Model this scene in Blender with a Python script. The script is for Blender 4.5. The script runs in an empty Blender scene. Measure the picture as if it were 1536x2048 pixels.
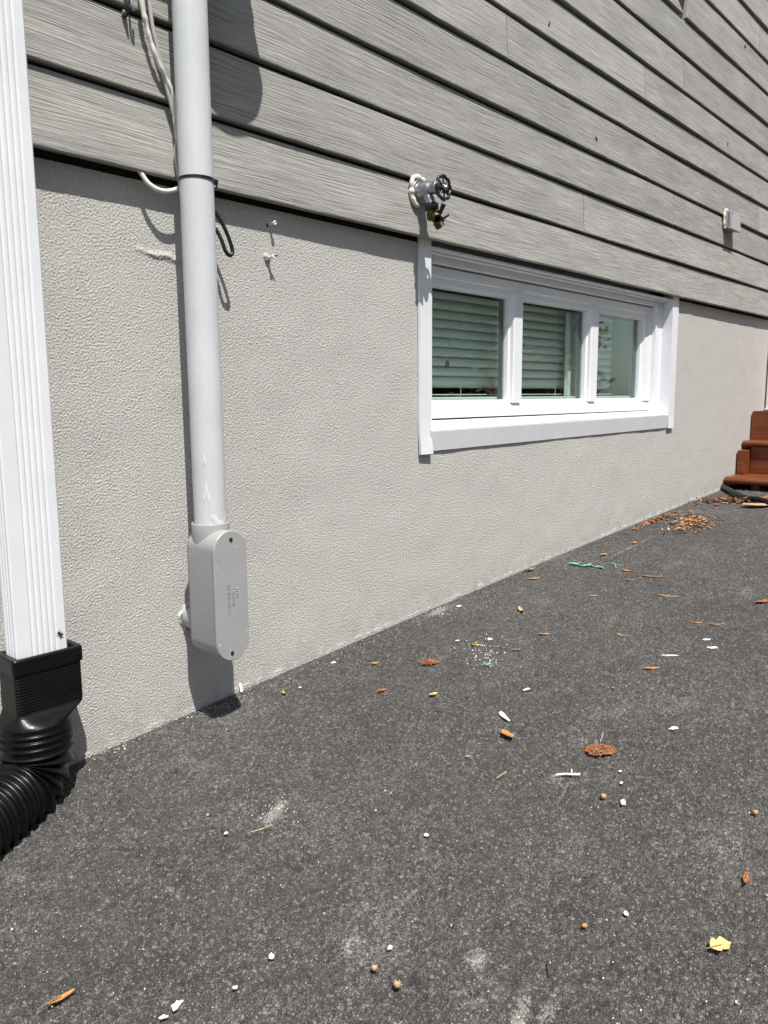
import bpy, bmesh, math, random
import numpy as np
from mathutils import Vector, Matrix

S = bpy.context.scene
C = S.collection
rnd = random.Random(11)
rng = np.random.default_rng(5)
PI = math.pi

# ------------------------------------------------------------------ camera
# rows = world axes written in camera axes (x right, y up, z back)
RW = np.array([[0.66699738, 0.11265892, -0.73649336],
               [-0.74502499, 0.09125959, -0.66076429],
               [-0.00722891, 0.98943401, 0.14480362]])
CAM = np.array([0.0, -1.4, 0.72])
FPX = 1562.43
cam_data = bpy.data.cameras.new('camera')
cam_data.sensor_fit = 'VERTICAL'
cam_data.sensor_height = 24.0
cam_data.lens = FPX / 2048 * 24.0
cam_data.clip_start = 0.02
cam_data.clip_end = 600
cam = bpy.data.objects.new('camera', cam_data)
C.objects.link(cam)
M4 = Matrix(RW.tolist()).to_4x4()
M4.translation = Vector(CAM)
cam.matrix_world = M4
S.camera = cam

# ------------------------------------------------------------------ sky, sun, exposure
SUN = Vector((0.463, 1.0, -2.05)).normalized()
w = bpy.data.worlds.new('World')
S.world = w
w.use_nodes = True
nt = w.node_tree
bg = nt.nodes['Background']
sky = nt.nodes.new('ShaderNodeTexSky')
sky.sky_type = 'NISHITA'
sky.sun_disc = False
sky.sun_elevation = math.asin(-SUN.z)
sky.sun_rotation = math.atan2(-SUN.x, -SUN.y)
hs = nt.nodes.new('ShaderNodeHueSaturation')
hs.inputs['Saturation'].default_value = 0.62
nt.links.new(sky.outputs[0], hs.inputs['Color'])
nt.links.new(hs.outputs[0], bg.inputs[0])
bg.inputs[1].default_value = 0.09
sl = bpy.data.lights.new('sun', 'SUN')
sl.energy = 4.3
sl.angle = math.radians(0.5)
sl.color = (1.0, 0.965, 0.91)
so = bpy.data.objects.new('sun', sl)
so.rotation_euler = SUN.to_track_quat('-Z', 'Y').to_euler()
so.location = (-3, -6, 12)
C.objects.link(so)
S.view_settings.view_transform = 'Standard'
S.view_settings.look = 'None'
S.view_settings.gamma = 1
S.view_settings.exposure = 0.62


# ------------------------------------------------------------------ measuring helpers
def ray(u, v):
    c = np.array([u - 768.0, 1024.0 - v, -FPX])
    return RW @ (c / np.linalg.norm(c))


def W(u, v, y=0.0):
    """point of the vertical plane at depth y"""
    r = ray(u, v)
    return Vector(CAM + r * ((y - CAM[1]) / r[1]))


def g(x):
    """height of the sloping driveway"""
    x = np.asarray(x, float)
    xc = np.clip(x, 0.3, 4.4)
    h = -0.00397843 * xc**2 + 0.07675633 * xc - 0.02038624
    return h + 0.0745 * (np.minimum(x, 0.3) - 0.3) + 0.0418 * (np.clip(x, 4.4, 9) - 4.4)


def G(u, v):
    """point of the driveway"""
    r = ray(u, v)
    z = 0.1
    for _ in range(30):
        p = CAM + r * ((z - CAM[2]) / r[2])
        z = float(g(p[0]))
    return Vector((p[0], p[1], z))


# ------------------------------------------------------------------ object helpers
def props(o, label=None, cat=None, group=None, kind=None):
    if label: o['label'] = label
    if cat: o['category'] = cat
    if group: o['group'] = group
    if kind: o['kind'] = kind
    return o


def thing(name, label, cat, loc=(0, 0, 0), group=None):
    o = bpy.data.objects.new(name, None)
    o.empty_display_size = 0.05
    o.location = loc
    C.objects.link(o)
    return props(o, label, cat, group)


class MB:
    def __init__(s):
        s.v, s.f, s.sm, s.mi = [], [], [], []

    def add(s, vs, fs, smooth=False, mi=0):
        b = len(s.v)
        s.v += [tuple(p) for p in vs]
        s.f += [tuple(i + b for i in f) for f in fs]
        s.sm += [smooth] * len(fs)
        s.mi += [mi] * len(fs)
        return s

    def box(s, x0, x1, y0, y1, z0, z1, mi=0):
        vs = [(x, y, z) for z in (z0, z1) for y in (y0, y1) for x in (x0, x1)]
        return s.add(vs, [(0, 2, 3, 1), (4, 5, 7, 6), (0, 1, 5, 4), (2, 6, 7, 3), (0, 4, 6, 2), (1, 3, 7, 5)], mi=mi)

    def loft(s, rings, cap0=True, cap1=True, smooth=True, closed=True, mi=0):
        n = len(rings[0])
        vs = [p for r in rings for p in r]
        fs = []
        for k in range(len(rings) - 1):
            for i in range(n if closed else n - 1):
                j = (i + 1) % n
                fs.append((k * n + i, k * n + j, (k + 1) * n + j, (k + 1) * n + i))
        s.add(vs, fs, smooth, mi)
        if cap0: s.add(rings[0], [tuple(range(n))[::-1]], False, mi)
        if cap1: s.add(rings[-1], [tuple(range(n))], False, mi)
        return s

    def lathe(s, o, axis, prof, n=24, caps=(True, True), smooth=True, mi=0, wav=None):
        a = Vector(axis).normalized()
        t = a.orthogonal().normalized()
        b = a.cross(t)
        o = Vector(o)
        rings = []
        for r, h in prof:
            ring = []
            for i in range(n):
                an = 2 * PI * i / n
                rr = r * (wav(an) if wav else 1)
                ring.append(o + a * h + (t * math.cos(an) + b * math.sin(an)) * rr)
            rings.append(ring)
        return s.loft(rings, caps[0], caps[1], smooth, mi=mi)

    def tube(s, path, r, n=10, closed=False, caps=True, mi=0, flat=1.0):
        P = [Vector(p) for p in path]
        m = len(P)
        rad = r if callable(r) else (lambda t: r)
        T = []
        for i in range(m):
            a = P[(i - 1) % m] if (closed or i > 0) else P[i]
            b = P[(i + 1) % m] if (closed or i < m - 1) else P[i]
            T.append((b - a).normalized())
        nn = T[0].orthogonal().normalized()
        rings = []
        for i in range(m):
            nn = (nn - T[i] * nn.dot(T[i])).normalized()
            bb = T[i].cross(nn)
            rr = rad(i / max(1, m - 1))
            rings.append([P[i] + (nn * math.cos(2 * PI * k / n) * flat + bb * math.sin(2 * PI * k / n)) * rr for k in range(n)])
        if closed: rings.append(rings[0])
        return s.loft(rings, caps and not closed, caps and not closed, True, mi=mi)

    def build(s, name, mat, parent=None, bevel=0, seg=2, weld=False):
        me = bpy.data.meshes.new(name)
        me.from_pydata([tuple(p) for p in s.v], [], s.f)
        me.polygons.foreach_set('use_smooth', s.sm)
        mats = mat if isinstance(mat, (list, tuple)) else [mat]
        for m in mats: me.materials.append(m)
        me.polygons.foreach_set('material_index', s.mi)
        bm = bmesh.new()
        bm.from_mesh(me)
        if weld: bmesh.ops.remove_doubles(bm, verts=bm.verts, dist=1e-5)
        bmesh.ops.recalc_face_normals(bm, faces=bm.faces)
        bm.to_mesh(me)
        bm.free()
        o = bpy.data.objects.new(name, me)
        C.objects.link(o)
        if parent is not None:
            o.parent = parent
            o.location = -parent.location if parent.type == 'EMPTY' else Vector((0, 0, 0))
        if bevel:
            md = o.modifiers.new('bevel', 'BEVEL')
            md.width = bevel
            md.segments = seg
            md.limit_method = 'ANGLE'
            md.angle_limit = math.radians(40)
        return o


def catmull(pts, k=8):
    P = [Vector(p) for p in pts]
    P = [P[0] * 2 - P[1]] + P + [P[-1] * 2 - P[-2]]
    out = []
    for i in range(1, len(P) - 2):
        a, b, c, d = P[i - 1], P[i], P[i + 1], P[i + 2]
        for j in range(k):
            t = j / k
            out.append(0.5 * ((2 * b) + (c - a) * t + (2 * a - 5 * b + 4 * c - d) * t * t + (3 * b - a - 3 * c + d) * t**3))
    out.append(P[-2])
    return out


def grid_mesh(name, P, faces_mask, mat, attrs=None):
    """P: (m,n,3) array of points -> one quad mesh"""
    m, n = P.shape[:2]
    idx = np.arange(m * n).reshape(m, n)
    q = np.stack([idx[:-1, :-1], idx[:-1, 1:], idx[1:, 1:], idx[1:, :-1]], -1).reshape(-1, 4)
    if faces_mask is not None: q = q[faces_mask.reshape(-1)]
    me = bpy.data.meshes.new(name)
    me.vertices.add(m * n)
    me.vertices.foreach_set('co', P.reshape(-1).astype(np.float32))
    me.loops.add(q.size)
    me.loops.foreach_set('vertex_index', q.reshape(-1).astype(np.int32))
    me.polygons.add(len(q))
    me.polygons.foreach_set('loop_start', (np.arange(len(q)) * 4).astype(np.int32))
    me.polygons.foreach_set('use_smooth', np.ones(len(q), bool))
    me.update(calc_edges=True)
    for k, a in (attrs or {}).items():
        at = me.attributes.new(k, 'FLOAT', 'POINT')
        at.data.foreach_set('value', a.reshape(-1).astype(np.float32))
    me.materials.append(mat)
    o = bpy.data.objects.new(name, me)
    C.objects.link(o)
    return o


def bandnoise(shape, step, lo, hi, seed):
    """random field with wavelengths between lo and hi metres, unit variance"""
    r = np.random.default_rng(seed).standard_normal(shape)
    F = np.fft.rfft2(r)
    fy = np.fft.fftfreq(shape[0], step)[:, None]
    fx = np.fft.rfftfreq(shape[1], step)[None, :]
    f = np.sqrt(fx * fx + fy * fy)
    f0, f1 = 1 / hi, 1 / lo
    band = np.exp(-((np.log(f + 1e-9) - math.log(math.sqrt(f0 * f1))) / (0.5 * math.log(f1 / f0)))**2)
    o = np.fft.irfft2(F * band, shape)
    return o / o.std()


# ------------------------------------------------------------------ materials
class NT:
    def __init__(s, name):
        s.m = bpy.data.materials.new(name)
        s.m.use_nodes = True
        s.t = s.m.node_tree
        s.b = s.t.nodes['Principled BSDF']
        s.out = s.t.nodes['Material Output']

    def n(s, typ, ins=None, **kw):
        x = s.t.nodes.new('ShaderNode' + typ)
        for k, v in kw.items(): setattr(x, k, v)
        for k, v in (ins or {}).items():
            if hasattr(v, 'is_linked') or isinstance(v, bpy.types.NodeSocket): s.t.links.new(v, x.inputs[k])
            else: x.inputs[k].default_value = v
        return x

    def link(s, a, b):
        s.t.links.new(a, b)

    def obj(s, scale=(1, 1, 1), loc=(0, 0, 0), out='Object'):
        tc = s.n('TexCoord')
        mp = s.n('Mapping', {'Vector': tc.outputs[out], 'Scale': scale, 'Location': loc})
        return mp.outputs[0]

    def noise(s, vec, scale, detail=4, rough=0.55, dist=0):
        return s.n('TexNoise', {'Vector': vec, 'Scale': scale, 'Detail': detail, 'Roughness': rough, 'Distortion': dist}).outputs['Fac']

    def ramp(s, fac, stops, interp='LINEAR'):
        r = s.n('ValToRGB', {'Fac': fac})
        e = r.color_ramp
        e.interpolation = interp
        while len(e.elements) < len(stops): e.elements.new(0.5)
        for el, (p, c) in zip(e.elements, stops):
            el.position = p
            el.color = (c, c, c, 1) if isinstance(c, (int, float)) else (*c, 1)
        return r.outputs[0]

    def mix(s, fac, a, b, blend='MIX'):
        x = s.n('Mix', data_type='RGBA', blend_type=blend)
        for k, v in ((0, fac), (6, a), (7, b)):
            if isinstance(v, bpy.types.NodeSocket): s.t.links.new(v, x.inputs[k])
            elif k: x.inputs[k].default_value = (*v, 1) if len(v) == 3 else v
            else: x.inputs[k].default_value = v
        return x.outputs[2]

    def math(s, op, a, b=0.0, c=0.0):
        return s.n('Math', {0: a, 1: b, 2: c}, operation=op).outputs[0]

    def bump(s, h, strength, dist, nrm=None):
        x = s.n('Bump', {'Height': h, 'Strength': strength, 'Distance': dist})
        if nrm is not None: s.link(nrm, x.inputs['Normal'])
        return x.outputs[0]

    def set(s, color=None, rough=None, metal=None, spec=None, normal=None):
        for k, v in (('Base Color', color), ('Roughness', rough), ('Metallic', metal), ('Specular IOR Level', spec), ('Normal', normal)):
            if v is None: continue
            if isinstance(v, bpy.types.NodeSocket): s.link(v, s.b.inputs[k])
            elif k == 'Base Color': s.b.inputs[k].default_value = (*v, 1)
            else: s.b.inputs[k].default_value = v
        return s.m


def plain(name, col, rough=0.5, metal=0.0, var=0.06, scale=30, bump=0.0, spec=0.5, dirt=0.0):
    m = NT(name)
    v = m.obj()
    n1 = m.noise(v, scale, 5)
    lo = tuple(c * (1 - var) for c in col)
    hi = tuple(min(1, c * (1 + var)) for c in col)
    c = m.mix(m.ramp(n1, [(0.3, 0), (0.7, 1)]), lo, hi)
    if dirt:
        n2 = m.noise(v, scale * 0.35, 8, 0.7)
        c = m.mix(m.math('MULTIPLY', m.ramp(n2, [(0.55, 0), (0.78, 1)]), dirt), c, tuple(x * 0.55 for x in col))
    rr = m.math('ADD', m.math('MULTIPLY', m.noise(v, scale * 2, 3), 0.16), rough - 0.08)
    m.set(c, rr, metal, spec)
    if bump: m.set(normal=m.bump(m.noise(v, scale * 6, 3), 0.5, bump))
    return m.m


def mat_asphalt():
    m = NT('asphalt')
    v = m.obj()
    tone = m.n('Attribute', attribute_name='tone').outputs['Fac']
    dist = m.n('VectorMath', {0: v, 1: m.n('VectorMath', {0: m.n('TexNoise', {'Vector': v, 'Scale': 120.0, 'Detail': 3.0}).outputs['Color'], 1: (0.0085, 0.0085, 0.0085)}, operation='MULTIPLY').outputs[0]}, operation='ADD').outputs[0]
    vo = m.n('TexVoronoi', {'Vector': dist, 'Scale': 235.0})
    ve = m.n('TexVoronoi', {'Vector': dist, 'Scale': 235.0}, feature='DISTANCE_TO_EDGE')
    sep = m.n('SeparateColor', {'Color': vo.outputs['Color']})
    c = m.ramp(tone, [(0.0, (0.047, 0.044, 0.042)), (0.35, (0.079, 0.0745, 0.0715)), (0.7, (0.110, 0.104, 0.0995)), (1.0, (0.155, 0.147, 0.140))])
    c = m.mix(1.0, c, m.ramp(sep.outputs[0], [(0.0, 0.62), (0.5, 0.98), (0.85, 1.30), (1.0, 1.75)]), 'MULTIPLY')
    # dark bitumen between the stones
    c = m.mix(1.0, c, m.ramp(ve.outputs['Distance'], [(0.0, 0.52), (0.15, 1.04)]), 'MULTIPLY')
    c = m.mix(1.0, c, m.ramp(m.noise(v, 520, 2, 0.6), [(0.32, 0.74), (0.5, 1.0), (0.68, 1.42)]), 'MULTIPLY')
    big = m.noise(v, 1.6, 6, 0.6)
    c = m.mix(1.0, c, m.ramp(big, [(0.3, 0.86), (0.7, 1.14)]), 'MULTIPLY')
    c = m.mix(1.0, c, m.ramp(m.noise(v, 16, 5, 0.65), [(0.3, 0.84), (0.7, 1.18)]), 'MULTIPLY')
    c = m.mix(m.ramp(m.noise(v, 5.5, 4), [(0.45, 0), (0.7, 0.35)]), c, (0.078, 0.068, 0.056))
    # pale mineral faces among the stones
    c = m.mix(m.ramp(sep.outputs[1], [(0.958, 0), (0.968, 0.5)]), c, (0.27, 0.26, 0.245))
    v2 = m.n('TexVoronoi', {'Vector': v, 'Scale': 380.0})
    pick2 = m.n('SeparateColor', {'Color': v2.outputs['Color']}).outputs[1]
    fl = m.math('MULTIPLY', m.math('GREATER_THAN', pick2, 0.962), m.math('LESS_THAN', v2.outputs['Distance'], 0.34))
    c = m.mix(m.math('MULTIPLY', fl, 0.8), c, (0.46, 0.45, 0.43))
    # dusty film: sits on stone tops only, with ragged edges
    grit = m.math('ADD', m.math('MULTIPLY', m.ramp(m.noise(v, 230, 3, 0.7), [(0.3, 0), (0.7, 1)]), 0.55), m.math('MULTIPLY', m.noise(v, 38, 6, 0.72), 0.45))
    pm = m.ramp(m.noise(v, 3.4, 9, 0.68, 0.3), [(0.46, 0), (0.74, 0.5)])
    f1 = m.ramp(m.math('SUBTRACT', m.math('ADD', pm, 0.22), grit), [(-0.08, 0), (0.22, 0.58)])
    c = m.mix(f1, c, (0.27, 0.26, 0.235))
    dust = m.n('Attribute', attribute_name='dust').outputs['Fac']
    f2 = m.ramp(m.math('SUBTRACT', m.math('MULTIPLY', dust, 1.0), m.math('MULTIPLY', grit, 1.05)), [(-0.16, 0), (0.34, 0.66)])
    c = m.mix(f2, c, (0.46, 0.44, 0.40))
    m.set(c, 0.8, 0, 0.35)
    h = m.math('ADD', m.math('MULTIPLY', m.math('MINIMUM', ve.outputs['Distance'], 0.22), 3.2), m.math('MULTIPLY', m.noise(v, 420, 3, 0.7), 0.7))
    h = m.math('ADD', h, m.math('MULTIPLY', sep.outputs[2], 0.5))
    m.set(normal=m.bump(h, 0.85, 0.0020))
    return m.m


def mat_stucco():
    m = NT('grey_stucco')
    v = m.obj()
    n1 = m.noise(v, 1.3, 5, 0.6)
    c = m.mix(m.ramp(n1, [(0.3, 0), (0.7, 1)]), (0.490, 0.477, 0.450), (0.508, 0.495, 0.467))
    n2 = m.noise(v, 9, 8, 0.7)
    c = m.mix(1.0, c, m.ramp(n2, [(0.25, 0.965), (0.75, 1.03)]), 'MULTIPLY')
    c = m.mix(1.0, c, m.ramp(m.noise(v, 240, 3, 0.6), [(0.3, 0.74), (0.5, 0.99), (0.7, 1.16)]), 'MULTIPLY')
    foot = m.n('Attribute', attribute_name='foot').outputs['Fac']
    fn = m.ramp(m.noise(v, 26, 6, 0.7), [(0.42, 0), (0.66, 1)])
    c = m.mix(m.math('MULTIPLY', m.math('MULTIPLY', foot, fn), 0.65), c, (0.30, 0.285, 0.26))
    m.set(c, 0.9, 0, 0.2)
    m.set(normal=m.bump(m.noise(v, 240, 4, 0.65), 0.9, 0.0036))
    return m.m


def mat_siding():
    m = NT('grey_woodgrain_siding')
    uv = m.n('UVMap', uv_map='grain').outputs[0]
    tone = m.n('Attribute', attribute_name='tone').outputs['Fac']
    # cathedral figure: bend the grain rows with a slow noise
    warp = m.noise(m.n('Mapping', {'Vector': uv, 'Scale': (2.1, 9.0, 1)}).outputs[0], 1.0, 2, 0.5)
    warp2 = m.noise(m.n('Mapping', {'Vector': uv, 'Scale': (14, 40, 1)}).outputs[0], 1.0, 2, 0.5)
    sx = m.n('SeparateXYZ', {'Vector': uv})
    vv = m.math('ADD', sx.outputs[1], m.math('ADD', m.math('MULTIPLY', warp, 0.026), m.math('MULTIPLY', warp2, 0.003)))
    gv = m.n('CombineXYZ', {0: m.math('MULTIPLY', sx.outputs[0], 5.0), 1: m.math('MULTIPLY', vv, 270.0)}).outputs[0]
    gv2 = m.n('CombineXYZ', {0: m.math('MULTIPLY', sx.outputs[0], 13.0), 1: m.math('MULTIPLY', vv, 620.0), 2: 7.0}).outputs[0]
    n1 = m.noise(gv, 1.0, 4, 0.62)
    n2 = m.noise(gv2, 1.0, 2, 0.6)
    h = m.math('ADD', m.math('MULTIPLY', n1, 0.7), m.math('MULTIPLY', n2, 0.3))
    c = m.ramp(h, [(0.33, (0.150, 0.143, 0.129)), (0.43, (0.290, 0.281, 0.262)), (0.53, (0.358, 0.348, 0.327)), (0.65, (0.47, 0.458, 0.432))])
    blot = m.noise(m.n('Mapping', {'Vector': uv, 'Scale': (3, 14, 1)}).outputs[0], 1.0, 4, 0.6)
    c = m.mix(1.0, c, m.ramp(blot, [(0.3, 0.85), (0.7, 1.14)]), 'MULTIPLY')
    c = m.mix(1.0, c, m.ramp(tone, [(0.0, 0.87), (1.0, 1.08)]), 'MULTIPLY')
    m.set(c, 0.72, 0, 0.3)
    m.set(normal=m.bump(h, 0.85, 0.0040))
    return m.m


def mat_glass():
    m = NT('green_tinted_glass')
    m.t.nodes.remove(m.b)
    tr = m.n('BsdfTransparent', {'Color': (0.86, 0.915, 0.89, 1)})
    gl = m.n('BsdfGlossy', {'Color': (0.9, 1, 0.95, 1), 'Roughness': 0.012})
    lw = m.n('LayerWeight', {'Blend': 0.5})
    fr = m.math('ADD', 0.035, m.math('MULTIPLY', m.math('POWER', lw.outputs['Facing'], 3.6), 0.7))
    mx = m.n('MixShader', {0: fr, 1: tr.outputs[0], 2: gl.outputs[0]})
    m.link(mx.outputs[0], m.out.inputs[0])
    return m.m


def mat_leaf(name, c0, c1, c2=None):
    m = NT(name)
    v = m.obj()
    c = m.mix(m.ramp(m.noise(v, 90, 5, 0.65), [(0.35, 0), (0.65, 1)]), c0, c1)
    if c2: c = m.mix(m.ramp(m.noise(v, 230, 4), [(0.56, 0), (0.66, 1)]), c, c2)
    m.set(c, 0.62, 0, 0.3, m.bump(m.noise(v, 420, 3), 0.5, 0.001))
    return m.m


def mat_wood():
    m = NT('red_brown_stained_wood')
    v = m.obj((30, 2.5, 30))
    n = m.noise(v, 2.2, 6, 0.65, 0.4)
    c = m.ramp(n, [(0.3, (0.085, 0.020, 0.006)), (0.55, (0.165, 0.044, 0.013)), (0.75, (0.24, 0.074, 0.024))])
    sc = m.noise(m.obj(), 60, 6, 0.8)
    c = m.mix(m.ramp(sc, [(0.66, 0), (0.74, 0.8)]), c, (0.36, 0.22, 0.14))
    m.set(c, 0.48, 0, 0.4, m.bump(n, 0.4, 0.002))
    return m.m


def mat_pvc(name, col, speck=0.5):
    """weathered grey plastic: faint mottling, scuffs, small white paint specks"""
    m = NT(name)
    v = m.obj()
    c = m.mix(m.ramp(m.noise(v, 12, 5, 0.6), [(0.3, 0), (0.7, 1)]), tuple(x * 0.94 for x in col), tuple(min(1, x * 1.05) for x in col))
    sv = m.obj((60, 60, 6))
    c = m.mix(m.ramp(m.noise(sv, 1.6, 4, 0.7), [(0.60, 0), (0.78, 0.45)]), c, tuple(x * 0.74 for x in col))
    sp = m.ramp(m.noise(v, 160, 1), [(0.755, 0), (0.77, speck)])
    c = m.mix(sp, c, (0.8, 0.8, 0.78))
    sc = m.ramp(m.noise(m.obj((9, 9, 2.2), (3.1, 0, 1.7)), 6.0, 7, 0.75, 1.2), [(0.64, 0), (0.70, speck * 0.5)])
    c = m.mix(sc, c, (0.74, 0.75, 0.76))
    m.set(c, m.ramp(m.noise(v, 25, 4), [(0.3, 0.34), (0.7, 0.5)]), 0, 0.45)
    return m.m


M = dict(
    asphalt=mat_asphalt(), stucco=mat_stucco(), siding=mat_siding(), glass=mat_glass(), wood=mat_wood(),
    sheath=plain('dark_sheathing', (0.018, 0.017, 0.016), 0.9, var=0.3),
    starter=plain('shade_black_strip', (0.03, 0.029, 0.027), 0.8),
    vinyl=plain('white_vinyl', (0.73, 0.74, 0.765), 0.34, var=0.02, scale=14, dirt=0.16),
    alu=plain('white_painted_aluminium', (0.70, 0.71, 0.735), 0.38, var=0.03, scale=16, dirt=0.22),
    gasket=plain('black_rubber', (0.012, 0.014, 0.014), 0.6),
    blind=plain('white_blind_slat', (0.74, 0.76, 0.74), 0.5, var=0.02),
    inner=plain('white_interior_paint', (0.84, 0.85, 0.84), 0.55, var=0.03),
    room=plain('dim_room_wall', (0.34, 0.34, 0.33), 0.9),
    cond=mat_pvc('pale_grey_pvc', (0.555, 0.57, 0.59), 0.55),
    lb=mat_pvc('grey_pvc', (0.325, 0.332, 0.33), 0.75),
    glue=plain('white_cement_smear', (0.625, 0.64, 0.66), 0.5, var=0.08, scale=80),
    black=plain('black_plastic', (0.010, 0.010, 0.012), 0.36, var=0.2, scale=60, dirt=0.0),
    drain=plain('black_corrugated_plastic', (0.0035, 0.0038, 0.0044), 0.33, var=0.25, scale=40, spec=0.28),
    cable_w=plain('off_white_cable', (0.62, 0.60, 0.55), 0.55, var=0.1, scale=70, dirt=0.4),
    cable_g=plain('grey_cable', (0.40, 0.39, 0.37), 0.6, var=0.08),
    zinc=plain('dull_zinc_metal', (0.33, 0.34, 0.355), 0.38, 0.9, var=0.12, scale=90, bump=0.0006),
    brass=plain('tarnished_brass', (0.095, 0.068, 0.033), 0.46, 0.85, var=0.3, scale=70, bump=0.0005),
    caulk=plain('cream_caulk', (0.66, 0.62, 0.55), 0.7, var=0.08, scale=120, bump=0.002),
    steel=plain('steel', (0.45, 0.45, 0.46), 0.35, 0.9),
    boxgrey=plain('grey_box_plastic', (0.34, 0.34, 0.365), 0.5),
    meter=plain('grey_enamel', (0.42, 0.43, 0.44), 0.45),
    chip=plain('white_paint_chip', (0.78, 0.78, 0.76), 0.6, var=0.05, scale=120, bump=0.001),
    twig=plain('pale_twig', (0.55, 0.50, 0.42), 0.8, var=0.2, scale=100),
    straw=plain('straw', (0.42, 0.34, 0.18), 0.8, var=0.2, scale=100),
    teal=plain('faded_turquoise_plastic', (0.25, 0.55, 0.52), 0.6, var=0.15, scale=90),
    seed=plain('tan_seed', (0.42, 0.27, 0.14), 0.6, var=0.25, scale=200),
    orange=mat_leaf('orange_leaf', (0.42, 0.18, 0.05), (0.55, 0.28, 0.10), (0.28, 0.10, 0.03)),
    yellow=mat_leaf('yellow_leaf', (0.62, 0.42, 0.12), (0.70, 0.52, 0.22)),
    gold=mat_leaf('golden_leaf', (0.58, 0.36, 0.03), (0.62, 0.42, 0.06)),
    rust=mat_leaf('rust_leaf', (0.27, 0.085, 0.03), (0.36, 0.13, 0.05)),
    brown=mat_leaf('brown_leaf', (0.20, 0.10, 0.05), (0.33, 0.18, 0.09), (0.45, 0.30, 0.18)),
    tan=mat_leaf('tan_leaf', (0.48, 0.29, 0.15), (0.58, 0.38, 0.22)),
    green=mat_leaf('dark_foliage', (0.018, 0.035, 0.014), (0.04, 0.06, 0.022)),
    autumn=mat_leaf('autumn_foliage', (0.34, 0.09, 0.04), (0.42, 0.18, 0.06), (0.16, 0.17, 0.04)),
    olive=mat_leaf('olive_foliage', (0.15, 0.17, 0.05), (0.30, 0.24, 0.09)),
    bark=plain('bark', (0.06, 0.048, 0.038), 0.9, var=0.3),
    grass=plain('lawn', (0.05, 0.075, 0.025), 0.95, var=0.3, scale=3),
)

# ------------------------------------------------------------------ ground
N = MB()
xs = [-60, -20, -6, -1, 0.3, 1, 2, 3, 4.4, 6, 9, 20, 80]
ys = [-90, -40, -15, -4.5, -1.5, 0.3, 40]
vs = [(x, y, float(g(min(x, 9))) - 0.012 - (0.02 if y < -4 else 0)) for y in ys for x in xs]
n = len(xs)
fs = [(j * n + i, j * n + i + 1, (j + 1) * n + i + 1, (j + 1) * n + i) for j in range(len(ys) - 1) for i in range(n - 1)]
N.add(vs, fs)
props(N.build('ground', M['grass']), kind='structure')


def along(e):
    a, b_ = G(e[0], e[1]), G(e[2], e[3])
    return math.atan2(b_.y - a.y, b_.x - a.x)


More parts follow.
